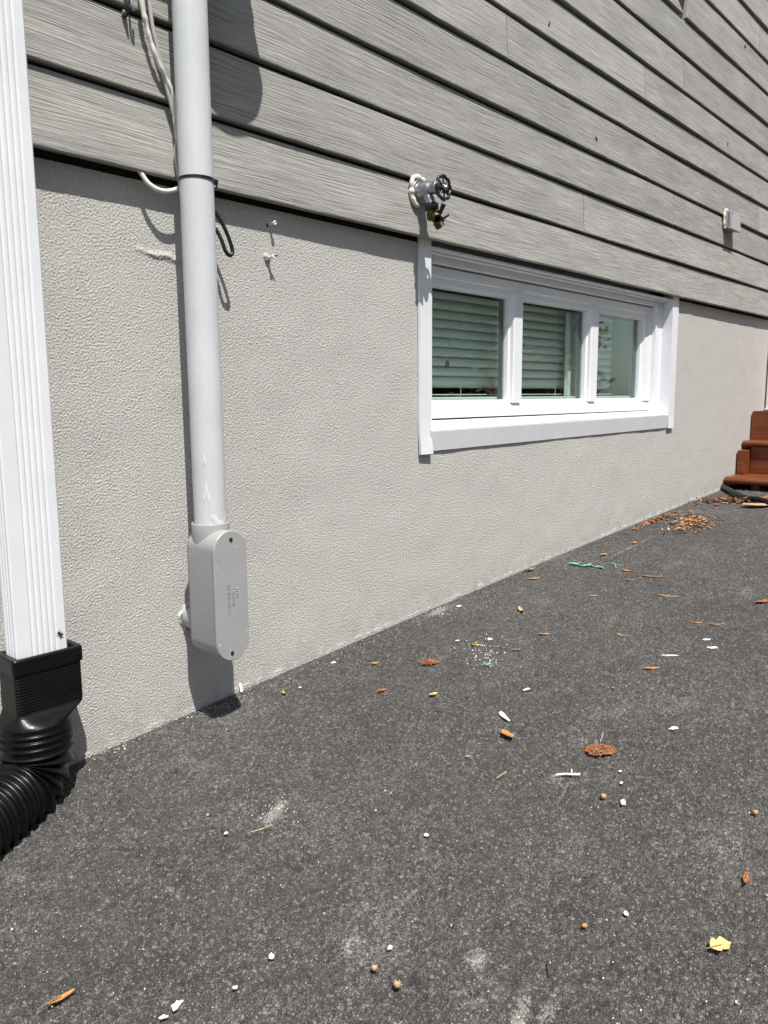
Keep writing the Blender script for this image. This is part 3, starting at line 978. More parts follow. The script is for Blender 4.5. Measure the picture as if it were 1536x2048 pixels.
def build_conduit():
    t = thing('electrical_conduit', 'thick pale grey conduit running down the wall into an oval access fitting', 'conduit', (CX, CY, 0.19))
    b = MB()
    rings = []
    for z in np.linspace(0.43, 1.98, 32):
        rings.append([(CX + CR * math.cos(2 * PI * i / 48) + .0008 * math.sin(z * 4), CY + CR * math.sin(2 * PI * i / 48), z) for i in range(48)])
    b.loft(rings)
    b.build('pipe', M['cond'], t)
    for i0, i1, za, zb, sd in ((-125, -15, .462, .494, 1), (-152, -118, .512, .552, 3), (-146, -128, .585, .612, 4)):
        gl = MB()     # thin cement smears left above the socket
        rows = [[] for _ in range(6)]
        nn = 22
        for i in range(nn + 1):
            a = math.radians(i0 + (i1 - i0) * i / nn)
            env = math.sin(PI * i / nn)**.5 * (.62 + .38 * math.sin(i * .9 + sd * 2) * math.cos(i * .5 + sd)) + .02
            zc = (za + zb) / 2 + .25 * (zb - za) * math.sin(i * .45 + sd)
            for j in range(6):
                z = zc + (j / 5 - .5) * (zb - za) * env
                if sd == 1: z = max(z, .464)
                thick = .0006 * math.sin(PI * j / 5) * math.sin(PI * i / nn)**.4 + .00008
                rows[j].append((CX + (CR + thick) * math.cos(a), CY + (CR + thick) * math.sin(a), z))
        gl.loft(rows, cap0=False, cap1=False, closed=False)
        gl.build('cement_smear', M['glue'], t)
    # conduit body
    bd = MB()
    hw, z0, z1 = .0402, .1940, .4615
    yb, yf = -.054, -.1435
    R = [stadium(hw - .008, z0 + .008, z1 - .008, yb), stadium(hw - .003, z0 + .003, z1 - .003, yb - .003), stadium(hw - .0022, z0 + .0022, z1 - .0022, yb - .010), stadium(hw - .0012, z0 + .0012, z1 - .0012, yf + .004), stadium(hw - .0012, z0 + .0012, z1 - .0012, yf)]
    bd.loft(R, smooth=True)
    bd.lathe((CX, CY, 0), (0, 0, 1), [(.0325, .385), (.0345, .400), (.0362, .420), (.0376, .445), (.0380, .470), (.0374, .4722), (.0345, .4722), (.0335, .468), (.0328, .440)], 48, (False, False))
    bdo = bd.build('conduit_body', M['lb'], t)
    cv = MB()
    R = [stadium(hw - .0015, z0 + .0015, z1 - .0015, yf - .0002), stadium(hw + .0003, z0 - .0003, z1 + .0003, yf - .0010), stadium(hw + .0003, z0 - .0003, z1 + .0003, yf - .0062), stadium(hw - .0012, z0 + .0012, z1 - .0012, yf - .0080), stadium(hw - .0022, z0 + .0022, z1 - .0022, yf - .0082)]
    cv.loft(R, smooth=False)
    cv.build('cover', M['lb'], bdo, bevel=.0008)
    for u, v in ((462, 1079), (465, 1306)):
        p = W(u, v, yf - .009)
        sc = MB().lathe((p.x, yf - .0080, p.z), (0, -1, 0), [(.0042, 0), (.0042, .0012), (.003, .0024), (.0014, .0026), (.0012, .0014)], 14)
        sc.build('screw', M['gasket'], bdo)
    # raised lettering moulded on the cover, reading upwards
    for txt, sz, u, v in (('CONDUIT BODY', .0078, 458, 1197), ('NON MET', .0082, 467, 1193), ('TY LL', .0088, 475, 1185)):
        cu = bpy.data.curves.new('lettering', 'FONT')
        cu.body = txt
        cu.size = sz
        cu.extrude = .0005
        cu.bevel_depth = .0002
        cu.align_x = 'CENTER'
        cu.align_y = 'CENTER'
        tmp = bpy.data.objects.new('tmp', cu)
        C.objects.link(tmp)
        dg = bpy.context.evaluated_depsgraph_get()
        me = bpy.data.meshes.new_from_object(tmp.evaluated_get(dg))
        bpy.data.objects.remove(tmp)
        p = W(u, v, yf - .0083)
        me.transform(Matrix.Translation((p.x, yf - .0084, p.z)) @ Matrix.Rotation(-PI / 2, 4, 'Y') @ Matrix.Rotation(PI / 2, 4, 'X'))
        me.materials.clear()
        me.materials.append(M['lb'])
        o = bpy.data.objects.new('lettering', me)
        C.objects.link(o)
        o.parent = bdo
    # rear outlet going into the wall, with a collar of filler
    h = MB().lathe((CX + .002, -.058, .258), (0, 1, 0), [(.027, 0), (.027, .03), (.026, .034), (.026, .075)], 32)
    h.build('rear_hub', M['lb'], bdo)
    f = MB().lathe((CX + .001, -.006, .258), (0, 1, 0), [(.0262, 0), (.0275, .002), (.030, .0055), (.032, .0085)], 40, (False, False), wav=lambda a: 1 + .07 * math.sin(a * 5) + .05 * math.sin(a * 9 + 1))
    f.build('wall_filler', M['stucco'], t)


build_conduit()

# cable tie round the conduit
p = W(400, 351, CY - CR)
zt = p.z
tie = thing('cable_tie', 'black cable tie cinched round the grey conduit', 'cable tie', (CX, CY, zt))
b = MB().lathe((CX, CY, zt), (0, 0, 1), [(CR + .0003, -.0026), (CR + .0016, -.0026), (CR + .0016, .0026), (CR + .0003, .0026)], 48, (False, False), smooth=False)
b.build('strap', M['black'], tie)
a = math.radians(-32)
hx_, hy_ = CX + math.cos(a) * (CR + .003), CY + math.sin(a) * (CR + .003)
b = MB().box(hx_ - .005, hx_ + .004, hy_ - .003, hy_ + .004, zt - .005, zt + .004)
b.build('head', M['black'], tie, bevel=.001)
b = MB().tube([(hx_ + .001, hy_, zt - .004), (hx_ + .002, hy_ - .001, zt - .012)], .002, 6, flat=.4)
b.build('tail', M['black'], tie)


# cables
def cable(name, label, pts, r, mat, rad=None):
    b = MB().tube(catmull(pts, 10), rad or r, 12)
    o = b.build(name, mat)
    return props(o, label, 'cable')


def wp(u, v, y):
    p = W(u, v, y)
    return (p.x, y, p.z)


up = W(283, 0, -.045)
cable('cable', 'cracked off-white cable hanging to the left of the conduit over the siding',
      [(up.x - .012, -.05, up.z + .35), (up.x - .006, -.048, up.z + .12), wp(283, 0, -.047), wp(292, 45, -.046), wp(302, 85, -.046), wp(318, 128, -.046), wp(336, 165, -.044), wp(350, 205, -.044), (CX - .012, -.043, 1.24), (CX - .005, -.041, 1.21)],
      .0048, M['cable_w'], rad=lambda t: .0046 + .0013 * math.sin(t * 47) * math.sin(t * 21 + 1))
cable('cable', 'smooth grey cable running beside the cracked white one towards the conduit',
      [(up.x + .012, -.045, up.z + .35), (up.x + .008, -.043, up.z + .12), wp(298, 0, -.041), wp(306, 60, -.041), wp(318, 110, -.0405), wp(332, 170, -.040), wp(346, 225, -.040), wp(356, 268, -.040), (CX - .012, -.040, 1.19), (CX - .004, -.040, 1.13)],
      .0040, M['cable_g'])
cable('cable', 'short white cable looping out from under the bottom board to the conduit',
      [(W(268, 322, -.02).x, -.012, 1.162), wp(279, 342, -.022), wp(296, 366, -.030), wp(318, 380, -.037), wp(340, 382, -.040), wp(362, 374, -.042), (CX - .004, -.042, W(372, 368, -.04).z), (CX + .02, -.03, W(380, 360, -.04).z)], .0046, M['cable_w'])
cable('cable', 'black cable loop poking out from behind the right side of the conduit',
      [wp(424, 416, -.036), wp(434, 430, -.040), wp(447, 452, -.044), wp(459, 480, -.047), wp(465, 503, -.048), wp(460, 511, -.048), wp(451, 502, -.046), wp(443, 480, -.042), wp(434, 462, -.036), wp(424, 450, -.03)], .0040, M['black'])

# cable clip on the siding, upper left
p = W(247, 14, -.034)
clip = thing('cable_clip', 'dark metal cable clip nailed to the siding left of the hanging cables', 'clip', (p.x, -.03, p.z))
b = MB()
b.tube(catmull([(p.x - .002, -.03, p.z + .07), (p.x, -.042, p.z + .03), (p.x + .001, -.046, p.z), (p.x + .004, -.040, p.z - .012), (p.x + .003, -.028, p.z - .014)], 6), .0028, 8)
b.build('hook', M['gasket'], clip)
b = MB().tube(catmull([(p.x + .012, -.03, p.z + .06), (p.x + .008, -.044, p.z + .03), (p.x + .006, -.05, p.z + .008), (p.x + .010, -.05, p.z - .006), (p.x + .016, -.04, p.z + .002)], 6), .0022, 8)
b.build('wire', M['steel'], clip)
b = MB().lathe((p.x + .003, -.027, p.z - .006), (0, -1, 0), [(.004, 0), (.004, .004), (.002, .006)], 10)
b.build('nail', M['steel'], clip)

# unseen meter, a guess added to cast the shadow on the boards
met = thing('unseen_meter', 'unseen grey meter box with a round dial, added to cast a shadow beside the conduit', 'meter', (CX + .015, -.03, 1.66))
MB().box(.835, 1.075, -.15, -.033, 1.70, 2.28).build('meter_box', M['meter'], met, bevel=.006)
MB().lathe((.972, -.15, 1.777), (0, -1, 0), [(.100, 0), (.100, .014), (.094, .018), (.090, .075), (.075, .090), (.0, .092)], 40, (True, False)).build('meter_dial', M['meter'], met)


# wall plugs left in the stucco
def plug(u, v, label, big):
    p = W(u, v, 0)
    t = thing('wall_anchor', label, 'anchor', (p.x, 0, p.z), 'old screw anchors in the stucco')
    if big:
        b = MB().lathe((p.x, .002, p.z), (0.1, -1, .05), [(.010, 0), (.0085, .004), (.006, .008), (.004, .010)], 14, wav=lambda a: 1 + .18 * math.sin(3 * a) + .12 * math.sin(5 * a))
        b.build('filler', M['stucco'], t)
        b = MB().lathe((p.x + .002, -.006, p.z - .001), (0.15, -1, .1), [(.0035, 0), (.0035, .012), (.0048, .0125), (.0048, .015), (.0024, .0152), (.002, .009)], 12)
        b.build('sleeve', M['chip'], t)
        MB().tube([(p.x + .004, -.016, p.z + .002), (p.x + .012, -.024, p.z + .003)], .0016, 8).build('screw', M['gasket'], t)
    else:
        b = MB().lathe((p.x, .002, p.z), (0.1, -1, .05), [(.0032, 0), (.0032, .020), (.0048, .0205), (.0048, .0225), (.0028, .0227), (.0024, .012)], 12)
        b.build('sleeve', M['chip'], t)
        MB().lathe((p.x - .004, .002, p.z - .002), (-.1, -1, 0), [(.005, 0), (.004, .003), (.001, .004)], 10).build('hole_rim', M['gasket'], t)


plug(537, 449, 'small white plastic screw anchor in the shaded stucco strip under the siding', False)
plug(533, 515, 'lumpy filler patch with a screw anchor in the sunlit stucco', True)


# ------------------------------------------------------------------ hose tap
def build_tap():
    tx, tz = 1.672, 1.256
    t = thing('hose_tap', 'silver outdoor tap with a black handwheel sticking out of the siding', 'tap', (tx, YS, tz))
    b = MB()
    b.lathe((tx, -.018, tz), (0, -1, 0), [(.030, 0), (.030, .016), (.0285, .019), (.0215, .020), (.0195, .028), (.0190, .048), (.0165, .054), (.0135, .058), (.0135, .066), (.0165, .068), (.0165, .078), (.0120, .080), (.0100, .086), (.0040, .088), (.0040, .094)], 28)
    # outlet turned down
    b.tube(catmull([(tx, -.058, tz - .006), (tx, -.064, tz - .020), (tx, -.070, tz - .032), (tx, -.073, tz - .042)], 6), .0135, 20)
    b.box(tx - .013, tx + .013, -.0925, -.0855, tz - .013, tz + .013)
    # cast letters' raised panel
    b.box(tx - .0205, tx - .0180, -.058, -.036, tz - .006, tz + .006)
    b.build('body', M['zinc'], t, bevel=.0008)
    hw = MB()
    wy = -.113
    R0 = .0285
    path = []
    for i in range(96):
        a = 2 * PI * i / 96
        r_ = R0 * (1 + .055 * math.cos(8 * a))
        path.append((tx + r_ * math.cos(a), wy, tz - .004 + r_ * math.sin(a)))
    hw.tube(path, .0040, 8, closed=True)
    for k in range(8):
        a = 2 * PI * k / 8 + .12
        hw.tube([(tx + .008 * math.cos(a), wy - .001, tz - .004 + .008 * math.sin(a)), (tx + R0 * math.cos(a), wy, tz - .004 + R0 * math.sin(a))], .0024, 6)
    hw.lathe((tx, wy + .006, tz - .004), (0, -1, 0), [(.0105, 0), (.0115, .003), (.0110, .010), (.0085, .012)], 20)
    hwo = hw.build('handwheel', M['black'], t)
    MB().lathe((tx, wy - .006, tz - .004), (0, -1, 0), [(.0068, 0), (.0068, .0022), (.0040, .0032), (.0036, .0060), (.0015, .0066)], 14).build('screw', M['steel'], hwo)
    c = MB()
    r2 = random.Random(4)
    pts = []
    for i in range(40):
        a = 2 * PI * i / 40
        if math.radians(262) < a < math.radians(318): continue
        r_ = .0335 + .003 * math.sin(a * 3 + 1) + r2.uniform(-.001, .001)
        pts.append((a, (tx - .002 + r_ * math.cos(a), YS - .002 + .0015 * math.sin(a * 4), tz + r_ * math.sin(a) * 1.06)))
    pts.sort(key=lambda q: (q[0] - math.radians(320)) % (2 * PI))
    c.tube(catmull([q[1] for q in pts], 3), lambda s: .0066 + .0013 * math.sin(s * 31) * math.sin(s * 12 + 2) + .0006 * math.sin(s * 60), 10)
    c.build('caulk_bead', M['caulk'], t)
    # splitter screwed onto the outlet
    sx, sy, sz = tx, -.074, tz - .046
    s = thing('hose_splitter', 'tarnished brass two-way hose splitter with black levers hanging from the tap', 'hose splitter', (sx, sy, sz))
    k = MB().lathe((sx, sy, sz + .010), (0.0, -.06, -1), [(.0150, 0), (.0172, .001), (.0172, .016), (.0155, .0175)], 32, wav=lambda a: 1 + .035 * (1 if math.sin(a * 9) > 0 else -1))
    k.build('swivel_collar', M['black'], s)
    bo = MB()
    c0 = Vector((sx + .002, sy - .004, sz - .020))
    bo.lathe((sx, sy, sz + .0), (0, 0, -1), [(.0105, 0), (.0115, .008), (.0135, .020), (.0115, .030), (.005, .034)], 20)

    def arm(d, L):
        d = Vector(d).normalized()
        pr = [(.0100, 0), (.0100, L * .5), (.0122, L * .52)]
        h = L * .54
        while h < L - .002:
            pr += [(.0128, h), (.0128, h + .001), (.0119, h + .0014), (.0119, h + .0022)]
            h += .0028
        pr += [(.0126, L), (.0098, L + .0002), (.0088, L - .004), (.0086, L - .022)]
        bo.lathe(c0, d, pr, 24, (True, True))
    arm((-.42, -.78, -.46), .034)
    arm((.60, -.24, -.78), .036)
    bo.build('body', M['brass'], s)

    def lever(p, d, up):
        l = MB()
        p = Vector(p)
        d = Vector(d).normalized()
        u_ = Vector(up).normalized()
        l.lathe(p, d, [(.0052, 0), (.0052, .007), (.0065, .008), (.0065, .012), (.004, .013)], 14)
        e = p + d * .010
        l.tube(catmull([e - u_ * .005, e + u_ * .008 + d * .002, e + u_ * .019 + d * .003], 4), lambda q: .0046 + .0018 * q, 8, flat=.55)
        l.build('lever', M['black'], s)
    lever(c0 + Vector((.008, -.006, .006)), (.75, -.5, .3), (.1, -.3, .9))
    lever(c0 + Vector((.016, -.008, -.012)), (.7, -.4, .3), (.6, -.2, .55))


build_tap()

# small junction box on the siding
p = W(1464, 440, -.068)
bx = p.x
jb = thing('junction_box', 'small square grey plastic box mounted on the siding at the far right', 'junction box', (bx + .07, YS, 1.52))
zt_, zb_ = W(1466, 423, -.066).z, W(1466, 457, -.066).z
b = MB().box(bx, bx + .122, -.052, -.028, zb_, zt_ + .003)
b.build('body', M['boxgrey'], jb, bevel=.003)
b = MB()
b.add([(bx - .003, -.0525, zb_ - .003), (bx + .125, -.0525, zb_ - .003), (bx + .125, -.0525, zt_ + .006), (bx - .003, -.0525, zt_ + .006),
       (bx - .003, -.071, zb_ - .006), (bx + .125, -.071, zb_ - .006), (bx + .125, -.063, zt_ + .004), (bx - .003, -.063, zt_ + .004)],
      [(0, 1, 2, 3), (4, 7, 6, 5), (0, 4, 5, 1), (3, 2, 6, 7), (0, 3, 7, 4), (1, 5, 6, 2)])
b.build('lid', M['boxgrey'], jb, bevel=.0025)
b = MB().tube(catmull([(bx + .004, YS - .002, zb_ + .002), (bx - .006, YS - .003, zb_ + .02), (bx - .007, YS - .003, zt_ - .01), (bx + .004, YS - .003, zt_ + .010), (bx + .03, YS - .002, zt_ + .012)], 6), lambda s: .006 + .0015 * math.sin(s * 30), 8)
b.build('caulk_bead', M['caulk'], jb)
b = MB().lathe((bx + .012, -.0640, zt_ - .008), (0, -1, 0), [(.004, 0), (.004, .002), (.002, .003)], 10)
b.build('lid_screw', M['gasket'], jb)


# insects on the wall
def fly(u, v, y, L, ang, label, wings=True):
    p = W(u, v, y)
    t = thing('fly', label, 'insect', (p.x, y, p.z), 'dark insects on the house wall')
    ca, sa = math.cos(ang), math.sin(ang)
    ax = Vector((sa, 0, ca))
    b = MB()
    b.lathe(Vector((p.x, y - .0012, p.z)) - ax * L * .5, ax, [(.0004, 0), (L * .17, L * .18), (L * .2, L * .38), (L * .12, L * .5), (L * .19, L * .62), (L * .15, L * .78), (L * .13, L * .86), (L * .12, L * .94), (.0004, L)], 10)
    b.build('body', M['gasket'], t)
    if wings:
        sd = Vector((ca, 0, -sa))
        w_ = MB()
        for s_ in (-1, 1):
            r0 = Vector((p.x, y - .0025, p.z)) + ax * L * .1
            w_.add([r0, r0 + sd * s_ * L * .32 - ax * L * .35, r0 + sd * s_ * L * .28 - ax * L * .72, r0 - ax * L * .5 + sd * s_ * L * .04],
                   [(0, 1, 2, 3)])
        ow = w_.build('wing', M['gasket'], t)
        ow.modifiers.new('thick', 'SOLIDIFY').thickness = .0002
        l = MB()
        for s_ in (-1, 1):
            for k in (-.1, .12, .3):
                r0 = Vector((p.x, y - .001, p.z)) + ax * L * k
                l.tube([r0, r0 + sd * s_ * L * .35 + ax * L * k * .5 + Vector((0, -.0008, 0)), r0 + sd * s_ * L * .5 + ax * L * k + Vector((0, .0008, 0))], .00022, 4)
        l.build('leg', M['gasket'], t)


fly(119, 1267, -.0905, .0105, math.radians(-38), 'black fly resting near the foot of the white downspout')
fly(1192, 277, YS + .002, .014, math.radians(-40), 'small dark insect on the siding board above and right of the tap')
fly(1098, 48, YS + .003, .016, math.radians(15), 'slim dark insect on a high siding board near the top of the picture', False)
fly(1455, 288, YS + .003, .017, math.radians(10), 'dark insect on the siding well above the small grey box', False)
fly(1490, 93, YS + .003, .020, math.radians(15), 'dark insect on the highest boards at the far right', False)


# ------------------------------------------------------------------ wooden steps, post and hose at the far end
def build_steps():
    t = thing('wooden_steps', 'red-brown stained wooden steps beside the far end of the wall', 'steps', (4.5, -.6, .25))
    y0, y1 = -1.30, -.006

    def tread(x0, x1, z0, z1):
        r_ = (z1 - z0) / 2
        pr = [(x1, z0)] + [(x0 + r_ - r_ * math.cos(a), (z0 + z1) / 2 + r_ * math.sin(a)) for a in np.linspace(-PI / 2, PI / 2, 9)] + [(x1, z1)]
        b = MB().loft([[(x, y, z) for x, z in pr] for y in (y0, y1)], smooth=False)
        b.build('tread', M['wood'], t, bevel=.002)
    tread(4.225, 4.53, .261, .295)
    tread(4.485, 4.78, .443, .473)
    MB().box(4.505, 4.53, y0, y1 - .04, .296, .442).build('riser', M['wood'], t, bevel=.002)
    b = MB()
    pr = [(y0, .474), (y1, .474), (y1, .620), (y1 - .004, .628), (y1 - .014, .632), (y0, .632)]
    b.loft([[(x, y, z) for y, z in pr] for x in (4.62, 4.645)], smooth=False)
    b.build('riser', M['wood'], t, bevel=.002)
    MB().box(4.41, 4.82, y1 - .038, y1 - .001, .296, .425).build('stringer', M['wood'], t, bevel=.002)
    MB().box(4.28, 4.42, y1 - .16, y1 - .12, .2, .260).build('stringer', M['wood'], t, bevel=.002)
    MB().box(4.32, 4.36, y0, y1 - .17, .21, .250).build('recess_shade_board', M['sheath'], t)  # near-black board stands in for the shaded recess under the tread
    MB().box(4.65, 5.6, y0, y1, .60, .630).build('landing', M['wood'], t, bevel=.002)


build_steps()
p = W(1529, 815, -.004)
post = thing('porch_post', 'white square post standing on the top of the wooden steps', 'post', (p.x + .06, -.1, .632))
MB().box(p.x + .004, p.x + .11, -.13, -.007, .645, 1.12).build('shaft', M['alu'], post, bevel=.004)
MB().box(p.x - .006, p.x + .12, -.14, -.005, .633, .6445).build('base_trim', M['alu'], post, bevel=.002)

hp = [G(1440, 975), G(1466, 991), G(1490, 1001), G(1515, 1006), G(1545, 1012), G(1600, 1022)]
hose = cable('garden_hose', 'black rubber hose lying among dead leaves below the wooden steps', [(q.x, q.y, q.z + .014 + .004 * (i % 2)) for i, q in enumerate(hp)], .0125, M['drain'])
hose['category'] = 'hose'


# ------------------------------------------------------------------ leaves and litter
def leaf_mesh(L, Wd, curl, lobes=0, seed=0, bend=0.0, twist=0.0, n=12):
    """leaf blade along +x, midrib at y=0; curled across and along; returns (verts, faces)"""
    r_ = random.Random(seed)
    rows = []
    for i in range(n + 1):
        t = i / n
        w_ = Wd * 0.5 * (math.sin(PI * min(1, t * 1.02)**0.8)**0.75 if 0 < t < 1 else 0.02)
        if lobes: w_ *= 0.62 + 0.5 * abs(math.sin(PI * lobes * t + .4)) + r_.uniform(-.05, .05)
        else: w_ *= 1 + r_.uniform(-.06, .06)
        row = []
        for k in (-1, -.5, 0, .5, 1):
            a = curl * k
            x = (t - .5) * L - abs(k) * (Wd * .08 if lobes else 0)
            y = w_ * (math.sin(a) / curl if abs(curl) > .05 else k)
            z = w_ * ((1 - math.cos(a)) / abs(curl) if abs(curl) > .05 else 0)
            z += bend * L * (2 * t - 1)**2 + r_.uniform(-.012, .012) * Wd
            tw = twist * (t - .5)
            y, z = y * math.cos(tw) - z * math.sin(tw), y * math.sin(tw) + z * math.cos(tw)
            row.append((x, y, z))
        rows.append(row)
    vs = [p for r in rows for p in r]
    fs = [(i * 5 + k, i * 5 + k + 1, (i + 1) * 5 + k + 1, (i + 1) * 5 + k) for i in range(n) for k in range(4)]
    return vs, fs


def put(vs, p, rot, tilt=0.0, roll=0.0):
    m = Matrix.Rotation(rot, 4, 'Z') @ Matrix.Rotation(tilt, 4, 'Y') @ Matrix.Rotation(roll, 4, 'X')
    q = [m @ Vector(v) for v in vs]
    lo = min(v.z for v in q)
    return [(v.x + p.x, v.y + p.y, v.z - lo + p.z + .0012) for v in q]


def leaf(label, u, v, L, Wd, mat, rot, curl=.6, lobes=0, bend=.12, tilt=0, roll=0, twist=0, stem=True, seed=None):
    sd = seed if seed is not None else int(u * 7 + v)
    if isinstance(rot, tuple): rot = along(rot)
    p = G(u, v)
    t = thing('leaf', label, 'leaf', p, 'fallen leaves on the asphalt')
    vs, fs = leaf_mesh(L, Wd, curl, lobes, sd, bend, twist)
    allv = put(vs, p, rot, tilt, roll)
    o = MB().add(allv, fs, True).build('blade', M[mat], t)
    md = o.modifiers.new('thick', 'SOLIDIFY')
    md.thickness = .0005
    if stem and L > .016:
        a, b_ = Vector(allv[2]), Vector(allv[-3])
        d = (a - b_).normalized()
        MB().tube(catmull([b_ * .5 + a * .5 + Vector((0, 0, .0006)), a + Vector((0, 0, .0005)), a + d * L * .25 + Vector((0, 0, -.0004))], 4), .0006, 5).build('stalk', M['brown'], t)


# label, px, size (m), colour, rotation, ...
leaf('broad orange lobed leaf just below the long white paint shard', 1012, 1470, .040, .028, 'orange', (1022, 1484, 1000, 1460), .5, 3, .08, roll=.25)
leaf('folded pale yellow leaf near the lower right corner', 1443, 1893, .030, .022, 'yellow', (1424, 1895, 1460, 1884), 1.1, 2, .05, roll=.3)
leaf('curled bright orange leaf near the lower left corner', 123, 2000, .038, .010, 'orange', (100, 2017, 147, 1985), 1.2, 0, .12, twist=.5)
leaf('dark brown curled leaf at the right edge of the lower asphalt', 1492, 1763, .028, .010, 'rust', (1490, 1748, 1493, 1782), 1.2, 0, .2, twist=1.0)
leaf('rust-red curled leaf left of the pale yellow leaf in mid driveway', 765, 1383, .027, .013, 'rust', (752, 1387, 777, 1378), 1.1, 0, .15)
leaf('pale yellow crumpled leaf right of the rust-red leaf in mid driveway', 868, 1390, .025, .013, 'yellow', -.1, .9, 2, .10)
leaf('slim golden yellow leaf lying left of the larger brown tuft', 749, 1328, .024, .008, 'gold', -.7, .8, 0, .10)
leaf('small bent golden leaf nearest the oval conduit fitting', 568, 1388, .020, .008, 'gold', 1.2, 1.0, 0, .25)
leaf('long bright orange leaf right of centre on the asphalt', 1304, 1338, .042, .013, 'orange', -.75, .8, 0, .06)
leaf('brown curled leaf midway along the driveway near the wall', 1042, 1223, .046, .014, 'tan', (1034, 1213, 1052, 1231), 1.1, 0, .22)
leaf('small orange leaf to the right of the brown curled leaf', 1090, 1270, .030, .014, 'orange', -.8, .7, 2, .1)
leaf('reddish leaf a little below the turquoise scrap', 1263, 1162, .040, .014, 'rust', -.7, .8, 0, .1)
leaf('light orange leaf between the turquoise scrap and the reddish leaf', 1254, 1143, .034, .014, 'orange', -1.3, .8, 0, .15)
leaf('crumpled brown leaf touching the foot of the stucco wall', 1062, 1141, .050, .022, 'brown', -.1, .9, 2, .15)
leaf('thin tan leaf beside the crumpled one near the wall foot', 1068, 1158, .050, .010, 'tan', -.5, .6, 0, .06)
leaf('small orange leaf fallen below the long turquoise scrap', 1186, 1193, .030, .014, 'orange', -.8, .6, 0, .1)
leaf('tan sliver of leaf above the pale paint chip at right', 1245, 1272, .034, .008, 'tan', -1.5, .7, 0, .12)
leaf('brown leaf speck left of the long bright orange leaf', 1032, 1301, .026, .009, 'brown', -.7, .7, 0, .1)
leaf('thin tan leaf sliver on the far right stretch of asphalt', 1338, 1194, .060, .009, 'tan', -1.2, .6, 0, .08)
leaf('brown leaf sliver further right on the far asphalt', 1436, 1251, .050, .011, 'brown', -.6, .8, 0, .1)
leaf('tiny orange leaf among slivers on the far right', 1396, 1247, .030, .009, 'orange', -.6, .6, 0, .1)
leaf('tiny red leaf fragment above the round brown tuft', 1226, 1377, .014, .010, 'rust', .4, .6, 2, .1, stem=False)
leaf('yellow leaf sliver next to two white chips near the teal shred', 953, 1291, .026, .008, 'gold', -.9, .7, 0, .1)
leaf('brown speck of leaf left of the white twig', 936, 1514, .012, .006, 'orange', -.4, .5, 0, .1, stem=False)
leaf('small orange leaf crumb on the lower asphalt above the dust patch', 1170, 1853, .010, .008, 'orange', .2, .8, 2, .1, stem=False)
leaf('small brown leaf by the wall, left of the dead leaf heap', 1208, 1111, .040, .020, 'orange', -.2, .9, 0, .1)
leaf('curled orange leaf on the dusty line near the wall', 1270, 1087, .036, .018, 'orange', .4, .8, 2, .1)
leaf('dark leaf with dry grass right of the turquoise scrap', 1306, 1155, .070, .018, 'brown', -1.1, .7, 0, .06)
leaf('reddish-brown leaf at the right edge of the far asphalt', 1530, 1206, .060, .026, 'rust', -.4, .9, 2, .1)
leaf('large pale tan leaf lying in front of the black hose', 1518, 1013, .17, .075, 'tan', -.75, .5, 0, .05, seed=3)


def heap(name, label, u, v, a, b_, rot, n, lmin, lmax, mats, seed, cat='leaf heap', h=.03, spread=.72):
    r_ = random.Random(seed)
    p = G(u, v)
    t = MB()
    for i in range(n):
        an, rr = r_.uniform(0, 2 * PI), min(1.8, abs(r_.gauss(0, spread)))
        x, y = a * rr * math.cos(an), b_ * rr * math.sin(an)
        x, y = x * math.cos(rot) - y * math.sin(rot), x * math.sin(rot) + y * math.cos(rot)
        L = r_.uniform(lmin, lmax)
        vs, fs = leaf_mesh(L, L * r_.uniform(.25, .45), r_.uniform(.4, 1.2), r_.choice((0, 0, 2)), i, r_.uniform(-.05, .2), r_.uniform(-.6, .6), n=6)
        q = Vector((p.x + x, p.y + y, float(g(p.x + x)) + r_.random() * h * max(0, 1 - rr)))
        t.add(put(vs, q, r_.uniform(0, 6.3), r_.uniform(-.35, .35), r_.uniform(-.5, .5)), fs, True, mi=r_.randrange(len(mats)))
    o = t.build(name, [M[k] for k in mats])
    return props(o, label, cat, kind='stuff')


heap('leaf_heap', 'heap of small dead brown leaves on the asphalt before the wooden steps', 1382, 1045, .17, .075, .25, 430, .012, .034, ('brown', 'rust', 'brown', 'brown', 'brown', 'brown', 'tan'), 2, h=.008)
heap('leaf_heap', 'dead brown leaves drifted along the black hose under the steps', 1488, 1003, .26, .075, -1.0, 380, .014, .042, ('brown', 'brown', 'brown', 'brown', 'rust', 'tan'), 3, h=.012)
heap('leaf_heap', 'thin trail of brown leaf crumbs along the wall foot', 1318, 1040, .22, .022, .0, 190, .010, .030, ('brown', 'brown', 'rust'), 4, h=.008)


def tuft(label, u, v, a, b_, rot, n, seed):
    """flat clump of fine brown needles"""
    r_ = random.Random(seed)
    p = G(u, v)
    t = MB()
    for i in range(n):
        an, rr = r_.uniform(0, 2 * PI), math.sqrt(r_.random())
        x, y = a * rr * math.cos(an), b_ * rr * math.sin(an)
        x, y = x * math.cos(rot) - y * math.sin(rot), x * math.sin(rot) + y * math.cos(rot)
        c = Vector((p.x + x, p.y + y, p.z + .002 + r_.random() * .008 * (1 - rr**2)))
        d = Vector((r_.uniform(-1, 1), r_.uniform(-1, 1), r_.uniform(-.25, .35))).normalized() * r_.uniform(.003, .008)
        t.tube([c - d, c + d * .2 + Vector((0, 0, .001)), c + d], r_.uniform(.0006, .0012), 4, mi=r_.randrange(2))
    o = t.build('catkin_tuft', [M['rust'], M['brown']])
    props(o, label, 'plant debris', 'brown tufts on the asphalt')


